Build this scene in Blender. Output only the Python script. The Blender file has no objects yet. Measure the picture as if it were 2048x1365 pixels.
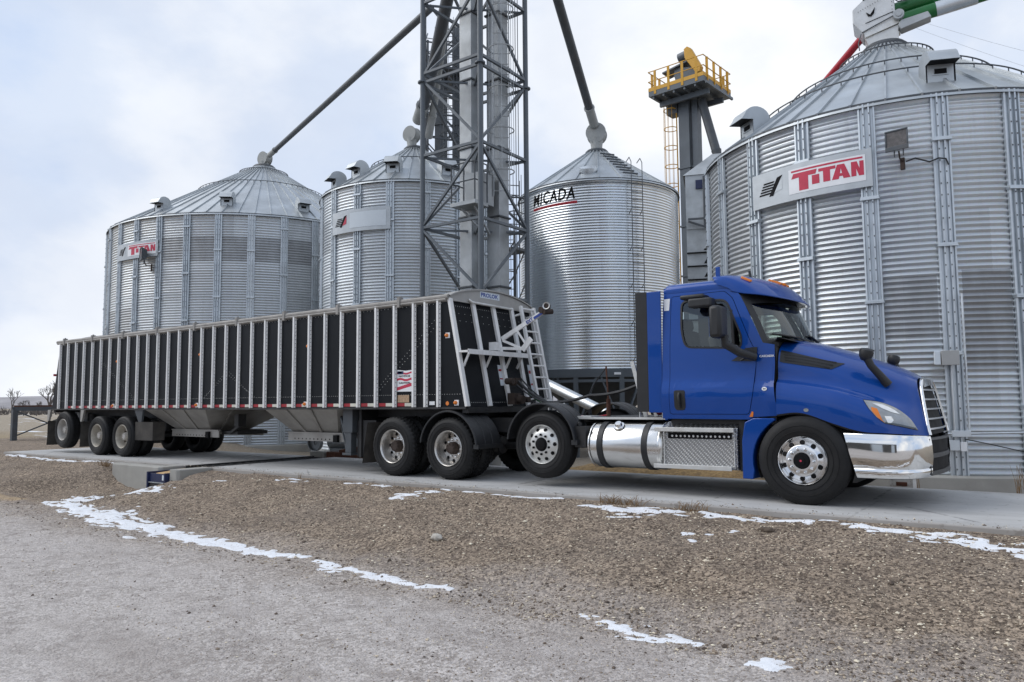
import bpy, bmesh, math, random
import numpy as np
from mathutils import Vector, Matrix, noise
from mathutils.geometry import tessellate_polygon
from mathutils.bvhtree import BVHTree
R = math.radians
PI = math.pi
random.seed(7)
S = bpy.context.scene
COL = S.collection
WO = {}          # world origin of every parented thing

# ------------------------------------------------------------------ helpers
def vadd(a, b): return (a[0]+b[0], a[1]+b[1], a[2]+b[2])
def lerp(a, b, t): return tuple(x+(y-x)*t for x, y in zip(a, b))

class MB:
    def __init__(s): s.v = []; s.f = []; s.m = []
    def add(s, vs, fs, m=0):
        o = len(s.v); s.v += [tuple(p) for p in vs]
        s.f += [tuple(i+o for i in f) for f in fs]; s.m += [m]*len(fs)
    def box(s, x0, x1, y0, y1, z0, z1, m=0):
        s.add([(x0,y0,z0),(x1,y0,z0),(x1,y1,z0),(x0,y1,z0),(x0,y0,z1),(x1,y0,z1),(x1,y1,z1),(x0,y1,z1)],
              [(0,3,2,1),(4,5,6,7),(0,1,5,4),(1,2,6,5),(2,3,7,6),(3,0,4,7)], m)
    def bar(s, p0, p1, w, h, m=0, up=(0,0,1)):
        a = Vector(p0); b = Vector(p1); d = (b-a).normalized(); u = Vector(up)
        if abs(d.dot(u)) > .98: u = Vector((0,1,0)) if abs(d.y) < .9 else Vector((1,0,0))
        r = d.cross(u).normalized(); u = r.cross(d).normalized()
        vs = []
        for c in (a, b):
            for i, j in ((-1,-1),(1,-1),(1,1),(-1,1)): vs.append(c+r*(i*w/2)+u*(j*h/2))
        s.add(vs, [(0,1,2,3),(7,6,5,4),(0,4,5,1),(1,5,6,2),(2,6,7,3),(3,7,4,0)], m)
    def tube(s, pts, r, n=8, m=0, caps=True, closed=False):
        P = [Vector(p) for p in pts]; L = len(P); vs = []; fs = []
        u = None
        for i in range(L):
            if closed: d = (P[(i+1) % L]-P[i-1]).normalized()
            else: d = (P[min(i+1,L-1)]-P[max(i-1,0)]).normalized()
            if u is None:
                u = Vector((0,0,1)) if abs(d.z) < .9 else Vector((1,0,0))
            u = (u-d*u.dot(d)).normalized(); w = d.cross(u)
            rr = r[i] if isinstance(r, (list,tuple)) else r
            for k in range(n):
                a = 2*PI*k/n; vs.append(P[i]+u*(math.cos(a)*rr)+w*(math.sin(a)*rr))
        for i in range(L if closed else L-1):
            j = (i+1) % L
            for k in range(n):
                fs.append((i*n+k, i*n+(k+1)%n, j*n+(k+1)%n, j*n+k))
        if caps and not closed:
            fs.append(tuple(range(n-1,-1,-1))); fs.append(tuple((L-1)*n+k for k in range(n)))
        s.add(vs, fs, m)
    def cyl(s, p0, p1, r, r1=None, n=16, m=0):
        s.tube([p0, p1], [r, r if r1 is None else r1], n, m)
    def lathe(s, prof, org, ax, n=48, m=0, a0=0, a1=2*PI, mod=None, ref=None):
        ax = Vector(ax).normalized(); o = Vector(org)
        u = Vector(ref) if ref else (Vector((0,0,1)) if abs(ax.z) < .9 else Vector((1,0,0)))
        u = (u-ax*u.dot(ax)).normalized(); w = ax.cross(u)
        full = abs(a1-a0-2*PI) < 1e-6; c = n if full else n+1
        vs = []; fs = []; k = len(prof)
        for i in range(c):
            a = a0+(a1-a0)*i/n; dr = u*math.cos(a)+w*math.sin(a)
            for j, (r, h) in enumerate(prof):
                if mod: r = r+mod(i, j)
                vs.append(o+ax*h+dr*r)
        for i in range(n):
            i2 = (i+1) % c
            for j in range(k-1): fs.append((i*k+j, i2*k+j, i2*k+j+1, i*k+j+1))
        s.add(vs, fs, m)
    def grid(s, P, m=0, closed=False):
        nu = len(P); nv = len(P[0]); vs = [p for r in P for p in r]; fs = []
        for i in range(nu if closed else nu-1):
            j = (i+1) % nu
            for k in range(nv-1): fs.append((i*nv+k, j*nv+k, j*nv+k+1, i*nv+k+1))
        s.add(vs, fs, m)
    def prism(s, pts, d, m=0):
        d = Vector(d); n = len(pts); a = [Vector(p) for p in pts]; b = [p+d for p in a]
        t = tessellate_polygon([a]); fs = [tuple(x) for x in t]+[tuple(i+n for i in x[::-1]) for x in t]
        for i in range(n): fs.append((i, (i+1)%n, n+(i+1)%n, n+i))
        s.add(a+b, fs, m)
    def sheet(s, loops, m=0):
        a = [[Vector(p) for p in l] for l in loops]
        s.add([p for l in a for p in l], [tuple(x) for x in tessellate_polygon(a)], m)
    def mesh(s, name, mats, smooth=35, org=(0,0,0), recalc=True):
        me = bpy.data.meshes.new(name)
        me.from_pydata([(p[0]-org[0], p[1]-org[1], p[2]-org[2]) for p in s.v], [], s.f)
        for x in (mats if isinstance(mats, (list,tuple)) else [mats]): me.materials.append(x)
        me.polygons.foreach_set('material_index', s.m)
        if recalc:
            bm = bmesh.new(); bm.from_mesh(me); bmesh.ops.recalc_face_normals(bm, faces=bm.faces); bm.to_mesh(me); bm.free()
        if smooth:
            me.polygons.foreach_set('use_smooth', [True]*len(me.polygons))
            me.set_sharp_from_angle(angle=R(smooth))
        me.update(); return me
    def build(s, name, mats, parent=None, smooth=35, org=None, bevel=0, recalc=True, seg=2):
        if org is None: org = WO.get(parent.name, (0,0,0)) if parent else (0,0,0)
        o = bpy.data.objects.new(name, s.mesh(name, mats, smooth, org, recalc)); COL.objects.link(o)
        if parent: o.parent = parent
        else: o.location = org
        WO[o.name] = org
        if bevel:
            md = o.modifiers.new('edge', 'BEVEL'); md.width = bevel; md.segments = seg; md.limit_method = 'ANGLE'; md.angle_limit = R(40)
        return o

def link_mesh(name, me, parent, loc=(0,0,0), rz=0):
    o = bpy.data.objects.new(name, me); COL.objects.link(o); o.parent = parent; o.location = loc; o.rotation_euler = (0,0,rz)
    return o
def empty(name, loc=(0,0,0), parent=None):
    o = bpy.data.objects.new(name, None); COL.objects.link(o); o.empty_display_size = .2
    if parent:
        o.parent = parent; w = WO[parent.name]; o.location = (loc[0]-w[0], loc[1]-w[1], loc[2]-w[2])
    else: o.location = loc
    WO[o.name] = tuple(loc); return o
def tag(o, label=None, cat=None, group=None, kind=None):
    if label: o['label'] = label
    if cat: o['category'] = cat
    if group: o['group'] = group
    if kind: o['kind'] = kind
    return o

def text2d(t, size=1, bold=0, res=2, space=1.0):
    cu = bpy.data.curves.new('lettering', 'FONT'); cu.body = t; cu.size = size; cu.offset = bold; cu.resolution_u = res; cu.space_character = space
    o = bpy.data.objects.new('lettering', cu); COL.objects.link(o)
    dg = bpy.context.evaluated_depsgraph_get(); me = bpy.data.meshes.new_from_object(o.evaluated_get(dg))
    v = [(p.co.x, p.co.y) for p in me.vertices]; f = [tuple(p.vertices) for p in me.polygons]
    bpy.data.objects.remove(o); bpy.data.curves.remove(cu); bpy.data.meshes.remove(me)
    x0 = min(p[0] for p in v); x1 = max(p[0] for p in v); y0 = min(p[1] for p in v); y1 = max(p[1] for p in v)
    return [((p[0]-x0)/(x1-x0), (p[1]-y0)/(y1-y0)) for p in v], f      # unit box

# ------------------------------------------------------------------ materials
class NT:
    def __init__(s, name):
        s.m = bpy.data.materials.new(name); s.m.use_nodes = True; s.t = s.m.node_tree; s.n = s.t.nodes
        s.b = s.n['Principled BSDF']; s.out = s.n['Material Output']
    def new(s, ty, **k):
        n = s.n.new(ty)
        for a, b in k.items():
            if a.startswith('i_'): n.inputs[a[2:].replace('_', ' ')].default_value = b
            else: setattr(n, a, b)
        return n
    def l(s, a, b): s.t.links.new(a, b)
    def val(s, x, n, i):
        if hasattr(x, 'is_output'): s.l(x, n.inputs[i])
        else: n.inputs[i].default_value = x
    def math(s, op, a, b=0, c=0):
        n = s.new('ShaderNodeMath', operation=op); s.val(a, n, 0); s.val(b, n, 1); s.val(c, n, 2); return n.outputs[0]
    def mix(s, f, a, b, bt='MIX'):
        n = s.new('ShaderNodeMix', data_type='RGBA', blend_type=bt); s.val(f, n, 0)
        for x, i in ((a, 6), (b, 7)):
            if hasattr(x, 'is_output'): s.l(x, n.inputs[i])
            else: n.inputs[i].default_value = (*x[:3], 1)
        return n.outputs[2]
    def co(s): 
        if not hasattr(s, '_co'): s._co = s.new('ShaderNodeTexCoord').outputs['Object']
        return s._co
    def noise(s, sc, det=4, rough=.55, vec=None, dist=0):
        n = s.new('ShaderNodeTexNoise'); n.inputs['Scale'].default_value = sc; n.inputs['Detail'].default_value = det
        n.inputs['Roughness'].default_value = rough; n.inputs['Distortion'].default_value = dist
        s.l(vec or s.co(), n.inputs['Vector']); return n.outputs[0]
    def vor(s, sc, out='Color', vec=None, feat='F1'):
        n = s.new('ShaderNodeTexVoronoi', feature=feat); n.inputs['Scale'].default_value = sc; s.l(vec or s.co(), n.inputs['Vector']); return n.outputs[out]
    def ramp(s, f, *st):
        n = s.new('ShaderNodeValToRGB'); s.l(f, n.inputs[0]); e = n.color_ramp.elements
        while len(e) < len(st): e.new(.5)
        for x, (p, c) in zip(e, st):
            x.position = p; x.color = (*c, 1) if isinstance(c, tuple) else (c, c, c, 1)
        return n.outputs[0]
    def scale(s, v, vec=None):
        n = s.new('ShaderNodeMapping'); n.inputs['Scale'].default_value = v; s.l(vec or s.co(), n.inputs[0]); return n.outputs[0]
    def bump(s, h, st=.3, d=.01):
        n = s.new('ShaderNodeBump'); n.inputs['Strength'].default_value = st; n.inputs['Distance'].default_value = d
        s.l(h, n.inputs['Height']); s.l(n.outputs[0], s.b.inputs['Normal'])
    def set(s, **k):
        for a, v in k.items(): s.val((*v, 1) if isinstance(v, tuple) and len(v) == 3 else v, s.b, a.replace('_', ' '))
        return s.m

def pm(name, col, rough=.5, metal=0, var=.12, vs=3, bump=0, bs=60, rv=.1, dirt=None, da=.4, ds=2, **k):
    t = NT(name)
    n = t.noise(vs, 5)
    c = t.mix(t.ramp(n, (.3, 0.), (.7, 1.)), tuple(x*(1-var) for x in col), tuple(min(1, x*(1+var)) for x in col))
    if dirt:
        c = t.mix(t.math('MULTIPLY', t.ramp(t.noise(ds, 6, .65), (.45, 0.), (.75, 1.)), da), c, dirt)
    t.set(Base_Color=c, Metallic=metal, Roughness=t.math('MULTIPLY_ADD', t.noise(vs*2.3, 4), rv*2, rough-rv), **k)
    if bump: t.bump(t.noise(bs, 3), bump, .01)
    return t.m

M = {}
M['galv'] = pm('galvanised steel', (.60,.63,.65), .42, .85, .12, 4, rv=.08)
M['galv_post'] = pm('galvanised stiffener', (.56,.60,.63), .45, .75, .1, 3, .05, 30)
M['galv_roof'] = pm('galvanised roof', (.47,.50,.52), .48, .7, .16, 1.2, dirt=(.33,.35,.36), da=.5, ds=.9)
M['galv_dull'] = pm('weathered trunking', (.40,.42,.43), .5, .5, .22, 1.5, dirt=(.24,.24,.23), da=.5, ds=1.2)
M['steel_dk'] = pm('dark grey painted steel', (.075,.085,.095), .5, .2, .15, 3, dirt=(.12,.09,.07), da=.3)
M['steel_gr'] = pm('grey painted steel', (.095,.11,.125), .42, .1, .1, 2)
M['black'] = pm('black rubber', (.018,.018,.019), .6, 0, .2, 6)
M['tyre'] = pm('tyre rubber', (.011,.011,.0115), .6, 0, .22, 7, .15, 50, dirt=(.035,.032,.03), da=.25, ds=3, Specular_IOR_Level=.3)
M['plastic'] = pm('black moulded plastic', (.016,.017,.019), .48, 0, .15, 5, .08, 300)
M['frame'] = pm('chassis black', (.02,.02,.021), .5, .1, .3, 5, dirt=(.09,.08,.07), da=.35)
M['conc'] = pm('concrete', (.37,.36,.33), .85, 0, .14, 1.3, .25, 60, dirt=(.22,.20,.17), da=.5, ds=1.6)
M['red'] = pm('red paint', (.42,.015,.03), .45, 0, .08)
M['white'] = pm('white paint', (.80,.81,.82), .4, 0, .05)
M['navy'] = pm('navy paint', (.012,.02,.07), .45, 0, .3, 4)
M['blk'] = pm('black paint', (.008,.008,.009), .6, Specular_IOR_Level=.12)
M['headbox'] = pm('scuffed white sheet metal', (.62,.63,.63), .45, .3, .08, 4, dirt=(.38,.37,.35), da=.45, ds=3)
M['yellow'] = pm('yellow paint', (.62,.33,.02), .45, 0, .15, 2, dirt=(.3,.12,.03), da=.35)
M['green'] = pm('green paint', (.012,.13,.03), .35, .1, .15, 2)
M['rust'] = pm('rusty iron', (.12,.05,.03), .8, .1, .35, 9, .3, 60)
M['amber'] = pm('amber lens', (.75,.2,.01), .15, 0, .05, Coat_Weight=.5)
M['alu'] = pm('aluminium', (.66,.66,.64), .4, .55, .1, 5, dirt=(.42,.39,.34), da=.5, ds=3)
M['alu_p'] = pm('polished aluminium', (.80,.80,.80), .2, 1, .06, 9, rv=.06)
M['chrome'] = pm('chrome', (.82,.82,.81), .07, 1, .02, 4, rv=.025)
M['boxgrey'] = pm('grey enclosure', (.36,.36,.35), .5, 0, .06)

M['flap'] = pm('dusty mud flap', (.045,.04,.035), .8, 0, .3, 4, dirt=(.10,.09,.075), da=.6)
M['tarp'] = pm('grey tarp roll', (.30,.285,.265), .65, .15, .15, 5, dirt=(.16,.15,.13), da=.5)
M['capgrey'] = pm('grey end cap', (.40,.39,.37), .5, .3, .1, 3, dirt=(.28,.26,.23), da=.5)
M['chrome_dk'] = pm('satin chrome', (.62,.62,.63), .2, .95, .05, 6)
M['brushed'] = pm('polished tank aluminium', (.74,.74,.73), .24, 1, .05, 3, rv=.05)
M['flapblk'] = pm('black fairing rubber', (.018,.019,.021), .7, 0, .15, 3)
# galvanised corrugated sheet with sheet-to-sheet differences (ring and sheet number from position on the drum)
def bin_mat(name, nsheet, ringh, rough=.36, base=(.62,.655,.68), dull=(), spread=.16, ph=0., metal=.62):
    t = NT(name); sx = t.new('ShaderNodeSeparateXYZ'); t.l(t.co(), sx.inputs[0])
    ang = t.math('DIVIDE', t.math('ARCTAN2', sx.outputs[1], sx.outputs[0]), 2*PI)
    ring = t.math('FLOOR', t.math('DIVIDE', sx.outputs[2], ringh))
    sh = t.math('FLOOR', t.math('ADD', t.math('MULTIPLY', t.math('ADD', ang, 1.), nsheet), t.math('MULTIPLY', ring, .5)))
    cv = t.new('ShaderNodeCombineXYZ'); t.l(sh, cv.inputs[0]); t.l(ring, cv.inputs[1]); cv.inputs[2].default_value = ph
    wn = t.new('ShaderNodeTexWhiteNoise'); t.l(cv.outputs[0], wn.inputs[0]); w = wn.outputs[0]
    c = t.mix(w, tuple(x*(1-spread) for x in base), tuple(x*(1+spread*.4) for x in base))
    sp = t.vor(55, 'Color'); c = t.mix(.06, c, sp, 'MULTIPLY')
    streak = t.ramp(t.noise(1.0, 5, .6, t.scale((7,7,.5))), (.52, 0.), (.8, 1.))
    c = t.mix(t.math('MULTIPLY', streak, .3), c, (.36,.37,.37))
    rg = t.math('MULTIPLY_ADD', w, .1, rough-.05)
    for a0, a1, z0, z1, k in dull:                 # weathered replacement sheets; some entries are duller full-height strips
        s1 = t.math('MULTIPLY', t.math('GREATER_THAN', ang, a0/360), t.math('LESS_THAN', ang, a1/360))
        s2 = t.math('MULTIPLY', t.math('GREATER_THAN', sx.outputs[2], z0), t.math('LESS_THAN', sx.outputs[2], z1))
        f = t.math('MULTIPLY', t.math('MULTIPLY', s1, s2), k)
        blot = t.math('MULTIPLY', f, t.math('MULTIPLY_ADD', t.noise(1.5, 5, .6, t.scale((3,3,.9))), .8, .45))
        c = t.mix(blot, c, (.20,.20,.205)); rg = t.math('ADD', rg, t.math('MULTIPLY', f, .12))
    return t.set(Base_Color=c, Metallic=metal, Roughness=rg)

# ------------------------------------------------------------------ terrain
PAD_Y0, PAD_Y1, PAD_X0 = 8.75, 12.1, -24.0
def sm(a, b, x):
    t = max(0., min(1., (x-a)/(b-a))); return t*t*(3-2*t)
def gz(x, y):
    """ground height; the road lies 0.45 m under the pad, gravel banked up between"""
    toe = 5.35+.25*math.sin(x*.5)+.1*math.sin(x*1.7+1)
    z = -.45+.40*sm(toe-.25, 8.9, y)**.85
    z -= .10*sm(12.0, 14.0, y)*sm(-40, -8, x)
    z -= (.28+.27*(1-sm(-12, -5, x)))*sm(12.2, 14.2, y)*sm(-27, -23, x)*(1-sm(3, 6, x))
    left = 1-sm(-27.5, -24.2, x)
    z = z*(1-left)+left*(-.45+.40*sm(4.5, 9.5, y))
    if y > 20: z -= .2*sm(20, 60, y)
    # dug-out in front of the pit walls
    d = math.hypot((x+15.35)/2.0, (y-7.0)/1.75)
    if d < 1.15 and y < 8.9: z += (-.47-z)*(1-sm(.72, 1.15, d))
    far = max(abs(x+8)-35, abs(y-10)-30, 0)
    if far <= 0:
        z += .028*noise.noise((x*1.1, y*1.1, 0))+.012*noise.noise((x*3.1, y*3.1, 5))
        bank = sm(toe-.2, toe+.6, y)*(1-sm(8.6, 8.85, y))
        z += bank*(.06*noise.noise((x*.9, y*1.6, 9))+.03*noise.noise((x*5, y*5, 3)))
        if x > PAD_X0-.5 and 8.55 < y < 12.4: z = min(z, -.035)
    else: z += .5*min(1, far/60)*noise.noise((x*.02, y*.02, 1))
    return z
def axis(lo, hi, d, dlo, dhi):
    a = list(np.arange(lo, hi, d)); x = lo; st = d
    while x > dlo: st *= 1.35; x -= st; a.insert(0, x)
    x = a[-1]; st = d
    while x < dhi: st *= 1.35; x += st; a.append(x)
    return a
xs = axis(-27, 3, .13, -900, 900); ys = axis(1.2, 14.5, .11, -400, 1200)
g = MB(); nx = len(xs); ny = len(ys)
g.v = [(x, y, gz(x, y)) for x in xs for y in ys]
g.f = [(i*ny+j, (i+1)*ny+j, (i+1)*ny+j+1, i*ny+j+1) for i in range(nx-1) for j in range(ny-1)]; g.m = [0]*len(g.f)
def ground_mat():
    t = NT('gravel and dirt'); sx = t.new('ShaderNodeSeparateXYZ'); t.l(t.co(), sx.inputs[0]); y = sx.outputs[1]; x = sx.outputs[0]
    yy = t.math('ADD', y, t.math('MULTIPLY_ADD', t.noise(1.3, 5, .6), 1.6, -.8))
    bank = t.ramp(t.math('MULTIPLY_ADD', yy, .5, -2.25), (.0, 0.), (.85, 1.))     # 0 below the toe, 1 up the bank
    dst = t.ramp(t.vor(34, 'Color'), (0, .55), (1, 1.1))
    peb = t.vor(46, 'Color'); pg = t.new('ShaderNodeRGBToBW'); t.l(peb, pg.inputs[0])
    road = t.mix(t.ramp(pg.outputs[0], (.25, 0.), (.8, 1.)), (.36,.32,.29), (.66,.61,.575))
    road = t.mix(t.math('MULTIPLY', t.ramp(t.vor(21, 'Color'), (.0, 1.), (.16, 0.)), .55), road, (.17,.14,.12))
    road = t.mix(t.ramp(t.noise(1.1, 6, .65), (.40, 0.), (.72, .8)), road, (.56,.515,.485))
    road = t.mix(t.math('MULTIPLY', t.ramp(t.noise(5, 5, .7), (.50, 0.), (.70, 1.)), .55), road, (.22,.185,.165))
    road = t.mix(t.math('MULTIPLY', t.ramp(t.noise(.8, 5, .6, t.scale((.45,1.5,1))), (.48, 0.), (.66, 1.)), .42), road, (.27,.23,.205))
    bk = t.mix(t.ramp(pg.outputs[0], (.2, 0.), (.85, 1.)), (.10,.073,.052), (.49,.385,.285))
    bk = t.mix(t.math('MULTIPLY', t.ramp(t.noise(1.6, 6, .7), (.45, 0.), (.7, 1.)), .6), bk, (.11,.081,.06))
    bk = t.mix(t.math('MULTIPLY', t.ramp(t.noise(9, 4, .65), (.55, 0.), (.68, 1.)), .5), bk, (.07,.052,.04))
    bk = t.mix(t.math('MULTIPLY', t.ramp(t.noise(.5, 3), (.5, 0.), (.75, 1.)), .3), bk, (.21,.18,.155))
    c = t.mix(bank, road, bk)
    # dry prairie beyond the yard
    fl = t.ramp(t.noise(.09, 5, .6), (.35, 0.), (.65, 1.)); dry = t.mix(fl, (.30,.22,.125), (.38,.295,.18))
    dry = t.mix(t.ramp(t.noise(6, 5, .7), (.4, 0.), (.7, .5)), dry, (.17,.125,.075))
    far = t.ramp(t.math('MULTIPLY', t.math('ADD', t.math('ADD', x, 26.5), t.math('MULTIPLY', t.noise(.35, 4), 7)), -.1), (.35, 0.), (.75, 1.))
    c = t.mix(far, c, dry)
    f2 = t.ramp(t.math('MULTIPLY', t.math('SUBTRACT', y, 13), .2), (.0, 0.), (1, .85)); c = t.mix(f2, c, t.mix(pg.outputs[0], (.25,.205,.155), (.40,.345,.265)))
    # thin snow lying in the far field and wheel-tracked yard
    sn = t.math('MULTIPLY', t.ramp(t.noise(.30, 6, .6, t.scale((.5,1.3,1))), (.60, 0.), (.645, 1.)), t.ramp(t.math('MULTIPLY', x, -.02), (.5, 0.), (.56, 1.)))
    c = t.mix(sn, c, (.80,.82,.85))
    # spilled grain and salty dust at the left edge of the yard
    gx = t.math('ADD', t.math('POWER', t.math('DIVIDE', t.math('ADD', x, 16.4), 2.2), 2), t.math('POWER', t.math('DIVIDE', t.math('SUBTRACT', y, 5.95), .33), 2))
    gf = t.ramp(t.math('ADD', gx, t.math('MULTIPLY', t.noise(3, 4), 1.2)), (.35, .8), (1, 0.)); c = t.mix(gf, c, (.56,.40,.22))
    t.set(Base_Color=c, Roughness=.95)
    h = t.math('ADD', t.math('ADD', t.math('MULTIPLY', t.vor(60, 'Distance'), -.8), t.math('MULTIPLY', t.vor(27, 'Distance'), -.5)), t.math('MULTIPLY', t.noise(60, 4, .7), .9))
    h = t.math('ADD', h, t.math('MULTIPLY', t.noise(7, 5), 1.5)); t.bump(h, .8, .022)
    return t.m
ground = g.build('ground', ground_mat(), smooth=180, recalc=False); tag(ground, kind='structure')

GA = np.array([q[2] for q in g.v]).reshape(nx, ny); XA = np.array(xs); YA = np.array(ys)
def gq(x, y):
    i = min(max(int(np.searchsorted(XA, x))-1, 0), nx-2); j = min(max(int(np.searchsorted(YA, y))-1, 0), ny-2)
    u = (x-XA[i])/(XA[i+1]-XA[i]); v = (y-YA[j])/(YA[j+1]-YA[j])
    return float((GA[i,j]*(1-u)+GA[i+1,j]*u)*(1-v)+(GA[i,j+1]*(1-u)+GA[i+1,j+1]*u)*v)
# loose stones, as many as the gravel shows: one object
M['stone'] = NT('stones')
_t = M['stone']; _g = _t.new('ShaderNodeNewGeometry'); _c = _t.ramp(_g.outputs['Random Per Island'], (0, (.07,.052,.04)), (.35, (.17,.128,.096)), (.62, (.32,.255,.19)), (.84, (.58,.49,.37)), (1, (.82,.74,.58)))
_t.set(Base_Color=_c, Roughness=.9); M['stone'] = _t.m
rng = np.random.default_rng(3)
def stones(n, fx, fy, fs, name, zf=None):
    base = np.array([(1,0,0),(-1,0,0),(0,1,0),(0,-1,0),(0,0,1),(0,0,-1)], float)
    F = np.array([(0,2,4),(2,1,4),(1,3,4),(3,0,4),(2,0,5),(1,2,5),(3,1,5),(0,3,5)])
    V = []; C = 0
    x = fx(n); y = fy(n); s = fs(n)
    for i in range(n):
        a = rng.uniform(0, 6.28); ca, sa = math.cos(a), math.sin(a)
        p = base*rng.uniform(.6, 1.25, (6,1))*np.array([1, rng.uniform(.55,1), rng.uniform(.4,.75)])*s[i]
        q = p.copy(); q[:,0] = p[:,0]*ca-p[:,1]*sa; q[:,1] = p[:,0]*sa+p[:,1]*ca
        q += np.array([x[i], y[i], (gq(x[i], y[i]) if zf is None else zf)+s[i]*.22]); V.append(q)
    V = np.concatenate(V); A = (F[None]+6*np.arange(n)[:,None,None]).reshape(-1,3)
    me = bpy.data.meshes.new(name); me.from_pydata(V.tolist(), [], A.tolist()); me.materials.append(M['stone'])
    o = bpy.data.objects.new(name, me); COL.objects.link(o); return o
def cone_xy(n, y0, y1, pw=1.):
    # spread over the ground the camera's side of the pad, nearer ground gets its share by apparent size
    y = y0+(y1-y0)*rng.random(n)**pw; th = R(126.06)+rng.uniform(-.70, .66, n)
    return y/np.tan(th), y
_x, _y = cone_xy(34000, 5.0, 8.72)
tag(stones(34000, lambda n: _x, lambda n: _y, lambda n: np.clip(rng.lognormal(-4.85, .45, n), .004, .034), 'gravel'), 'loose tan and brown gravel covering the bank below the pad', 'gravel', kind='stuff')
_x2, _y2 = cone_xy(15000, 3.0, 5.6)
tag(stones(15000, lambda n: _x2, lambda n: _y2, lambda n: np.clip(rng.lognormal(-5.5, .5, n), .003, .022), 'road_gravel'), 'fine loose stones scattered on the pale yard road', 'gravel', kind='stuff')

# concrete pad the truck stands on
p = MB(); jl = [PAD_X0, -19.6, -14.82]; jr = [-14.06, 8.0]
for L_ in (jl, jr):
    for a, b in zip(L_, L_[1:]): p.box(a+.006, b-.006, PAD_Y0, PAD_Y1, -.3, 0)
p.box(-14.82, -14.06, PAD_Y0+.25, PAD_Y1, -.3, -.07)
def pad_mat():
    t = NT('pad concrete'); sx = t.new('ShaderNodeSeparateXYZ'); t.l(t.co(), sx.inputs[0])
    c = t.mix(t.ramp(t.noise(.9, 6, .6, t.scale((.5,1.2,1))), (.3, 0.), (.7, 1.)), (.40,.395,.385), (.52,.515,.505))
    c = t.mix(t.math('MULTIPLY', t.ramp(t.noise(2.2, 6, .65, t.scale((.35,1.6,1))), (.5, 0.), (.78, 1.)), .45), c, (.25,.24,.225))
    tr = t.math('ADD', t.math('POWER', t.math('DIVIDE', t.math('SUBTRACT', sx.outputs[1], 9.75), .35), 2), t.math('MULTIPLY', t.noise(.8, 4, .6, t.scale((.4,1,1))), 1.4))
    c = t.mix(t.ramp(tr, (.35, .38), (1., 0.)), c, (.22,.215,.21))
    c = t.mix(t.math('MULTIPLY', t.ramp(t.noise(11, 3), (.64, 0.), (.70, 1.)), .5), c, (.12,.11,.10))
    c = t.mix(t.math('MULTIPLY', t.ramp(t.noise(.55, 5, .7), (.55, 0.), (.62, 1.)), .22), c, (.17,.16,.15))
    ck = t.ramp(t.math('ADD', t.vor(.55, 'Distance', feat='DISTANCE_TO_EDGE'), t.math('MULTIPLY', t.math('SUBTRACT', t.noise(4, 5, .7), .5), .09)), (.0, 1.), (.006, 0.)); c = t.mix(t.math('MULTIPLY', ck, .55), c, (.13,.125,.12))
    c = t.mix(t.ramp(t.math('ADD', t.math('SUBTRACT', sx.outputs[1], 8.75), t.math('MULTIPLY', t.noise(2.2, 5, .65), .22)), (.10, .55), (.30, 0.)), c, (.24,.205,.17))
    t.set(Base_Color=c, Roughness=.8); t.bump(t.noise(90, 4, .7), .2, .004); return t.m
tag(p.build('pavement', pad_mat(), smooth=0, bevel=.012), kind='structure')
_n = 900; _x3 = rng.uniform(-15, .5, _n); _y3 = PAD_Y0+.01+np.abs(rng.normal(0, .13, _n))
tag(stones(_n, lambda n: _x3, lambda n: _y3, lambda n: np.clip(rng.lognormal(-5.1, .5, n), .003, .02), 'spilled_gravel', .001), 'stray stones kicked onto the near edge of the concrete pad', 'gravel', kind='stuff')
# hills on the horizon
h = MB(); rows = []
for k in range(3):
    rows.append([])
for i in range(90):
    a = R(100+i*1.0); rr = 640+60*math.sin(i*.23)
    hh = (5+9*sm(0, 60, i))*(.75+.25*math.sin(i*.31)+.12*math.sin(i*.83))
    if 145 < 100+i < 175: hh = 10+2*math.sin(i*.33)+1.3*math.sin(i*.9)
    for k, (q, z) in enumerate(((0, -6), (90, hh*.75), (200, hh))):
        rows[k].append(((rr+q)*math.cos(a), (rr+q)*math.sin(a), z))
h.grid(rows)
tag(h.build('hills', pm('lilac-grey prairie', (.30,.285,.29), .95, 0, .25, .03), smooth=60), kind='structure')  # pale lilac-grey tone, varied by noise

# ------------------------------------------------------------------ sky and light
W = bpy.data.worlds.new('World'); S.world = W; W.use_nodes = True; nt = W.node_tree; N = nt.nodes
bg = N['Background']; SUN_EL, SUN_AZ = R(42), R(208)
def wn(ty, **k):
    n = N.new(ty)
    for a, b in k.items(): setattr(n, a, b)
    return n
sky = wn('ShaderNodeTexSky', sky_type='NISHITA', sun_disc=False, sun_elevation=SUN_EL, sun_rotation=R(90)-SUN_AZ, dust_density=1.0, air_density=1.2)
tc = wn('ShaderNodeTexCoord'); mp = wn('ShaderNodeMapping'); mp.inputs['Scale'].default_value = (1, 1, 1.5); mp.inputs['Location'].default_value = (.35, .9, .2); nt.links.new(tc.outputs['Generated'], mp.inputs[0])
def wnoise(sc, det, ro, dist=.25):
    n = wn('ShaderNodeTexNoise'); n.inputs['Scale'].default_value = sc; n.inputs['Detail'].default_value = det; n.inputs['Roughness'].default_value = ro; n.inputs['Distortion'].default_value = dist
    nt.links.new(mp.outputs[0], n.inputs['Vector']); return n.outputs[0]
def wramp(f, *st):
    n = wn('ShaderNodeValToRGB'); nt.links.new(f, n.inputs[0]); e = n.color_ramp.elements; n.color_ramp.interpolation = 'EASE'
    while len(e) < len(st): e.new(.5)
    for x, (p_, c) in zip(e, st): x.position = p_; x.color = (*c, 1)
    return n.outputs[0]
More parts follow.
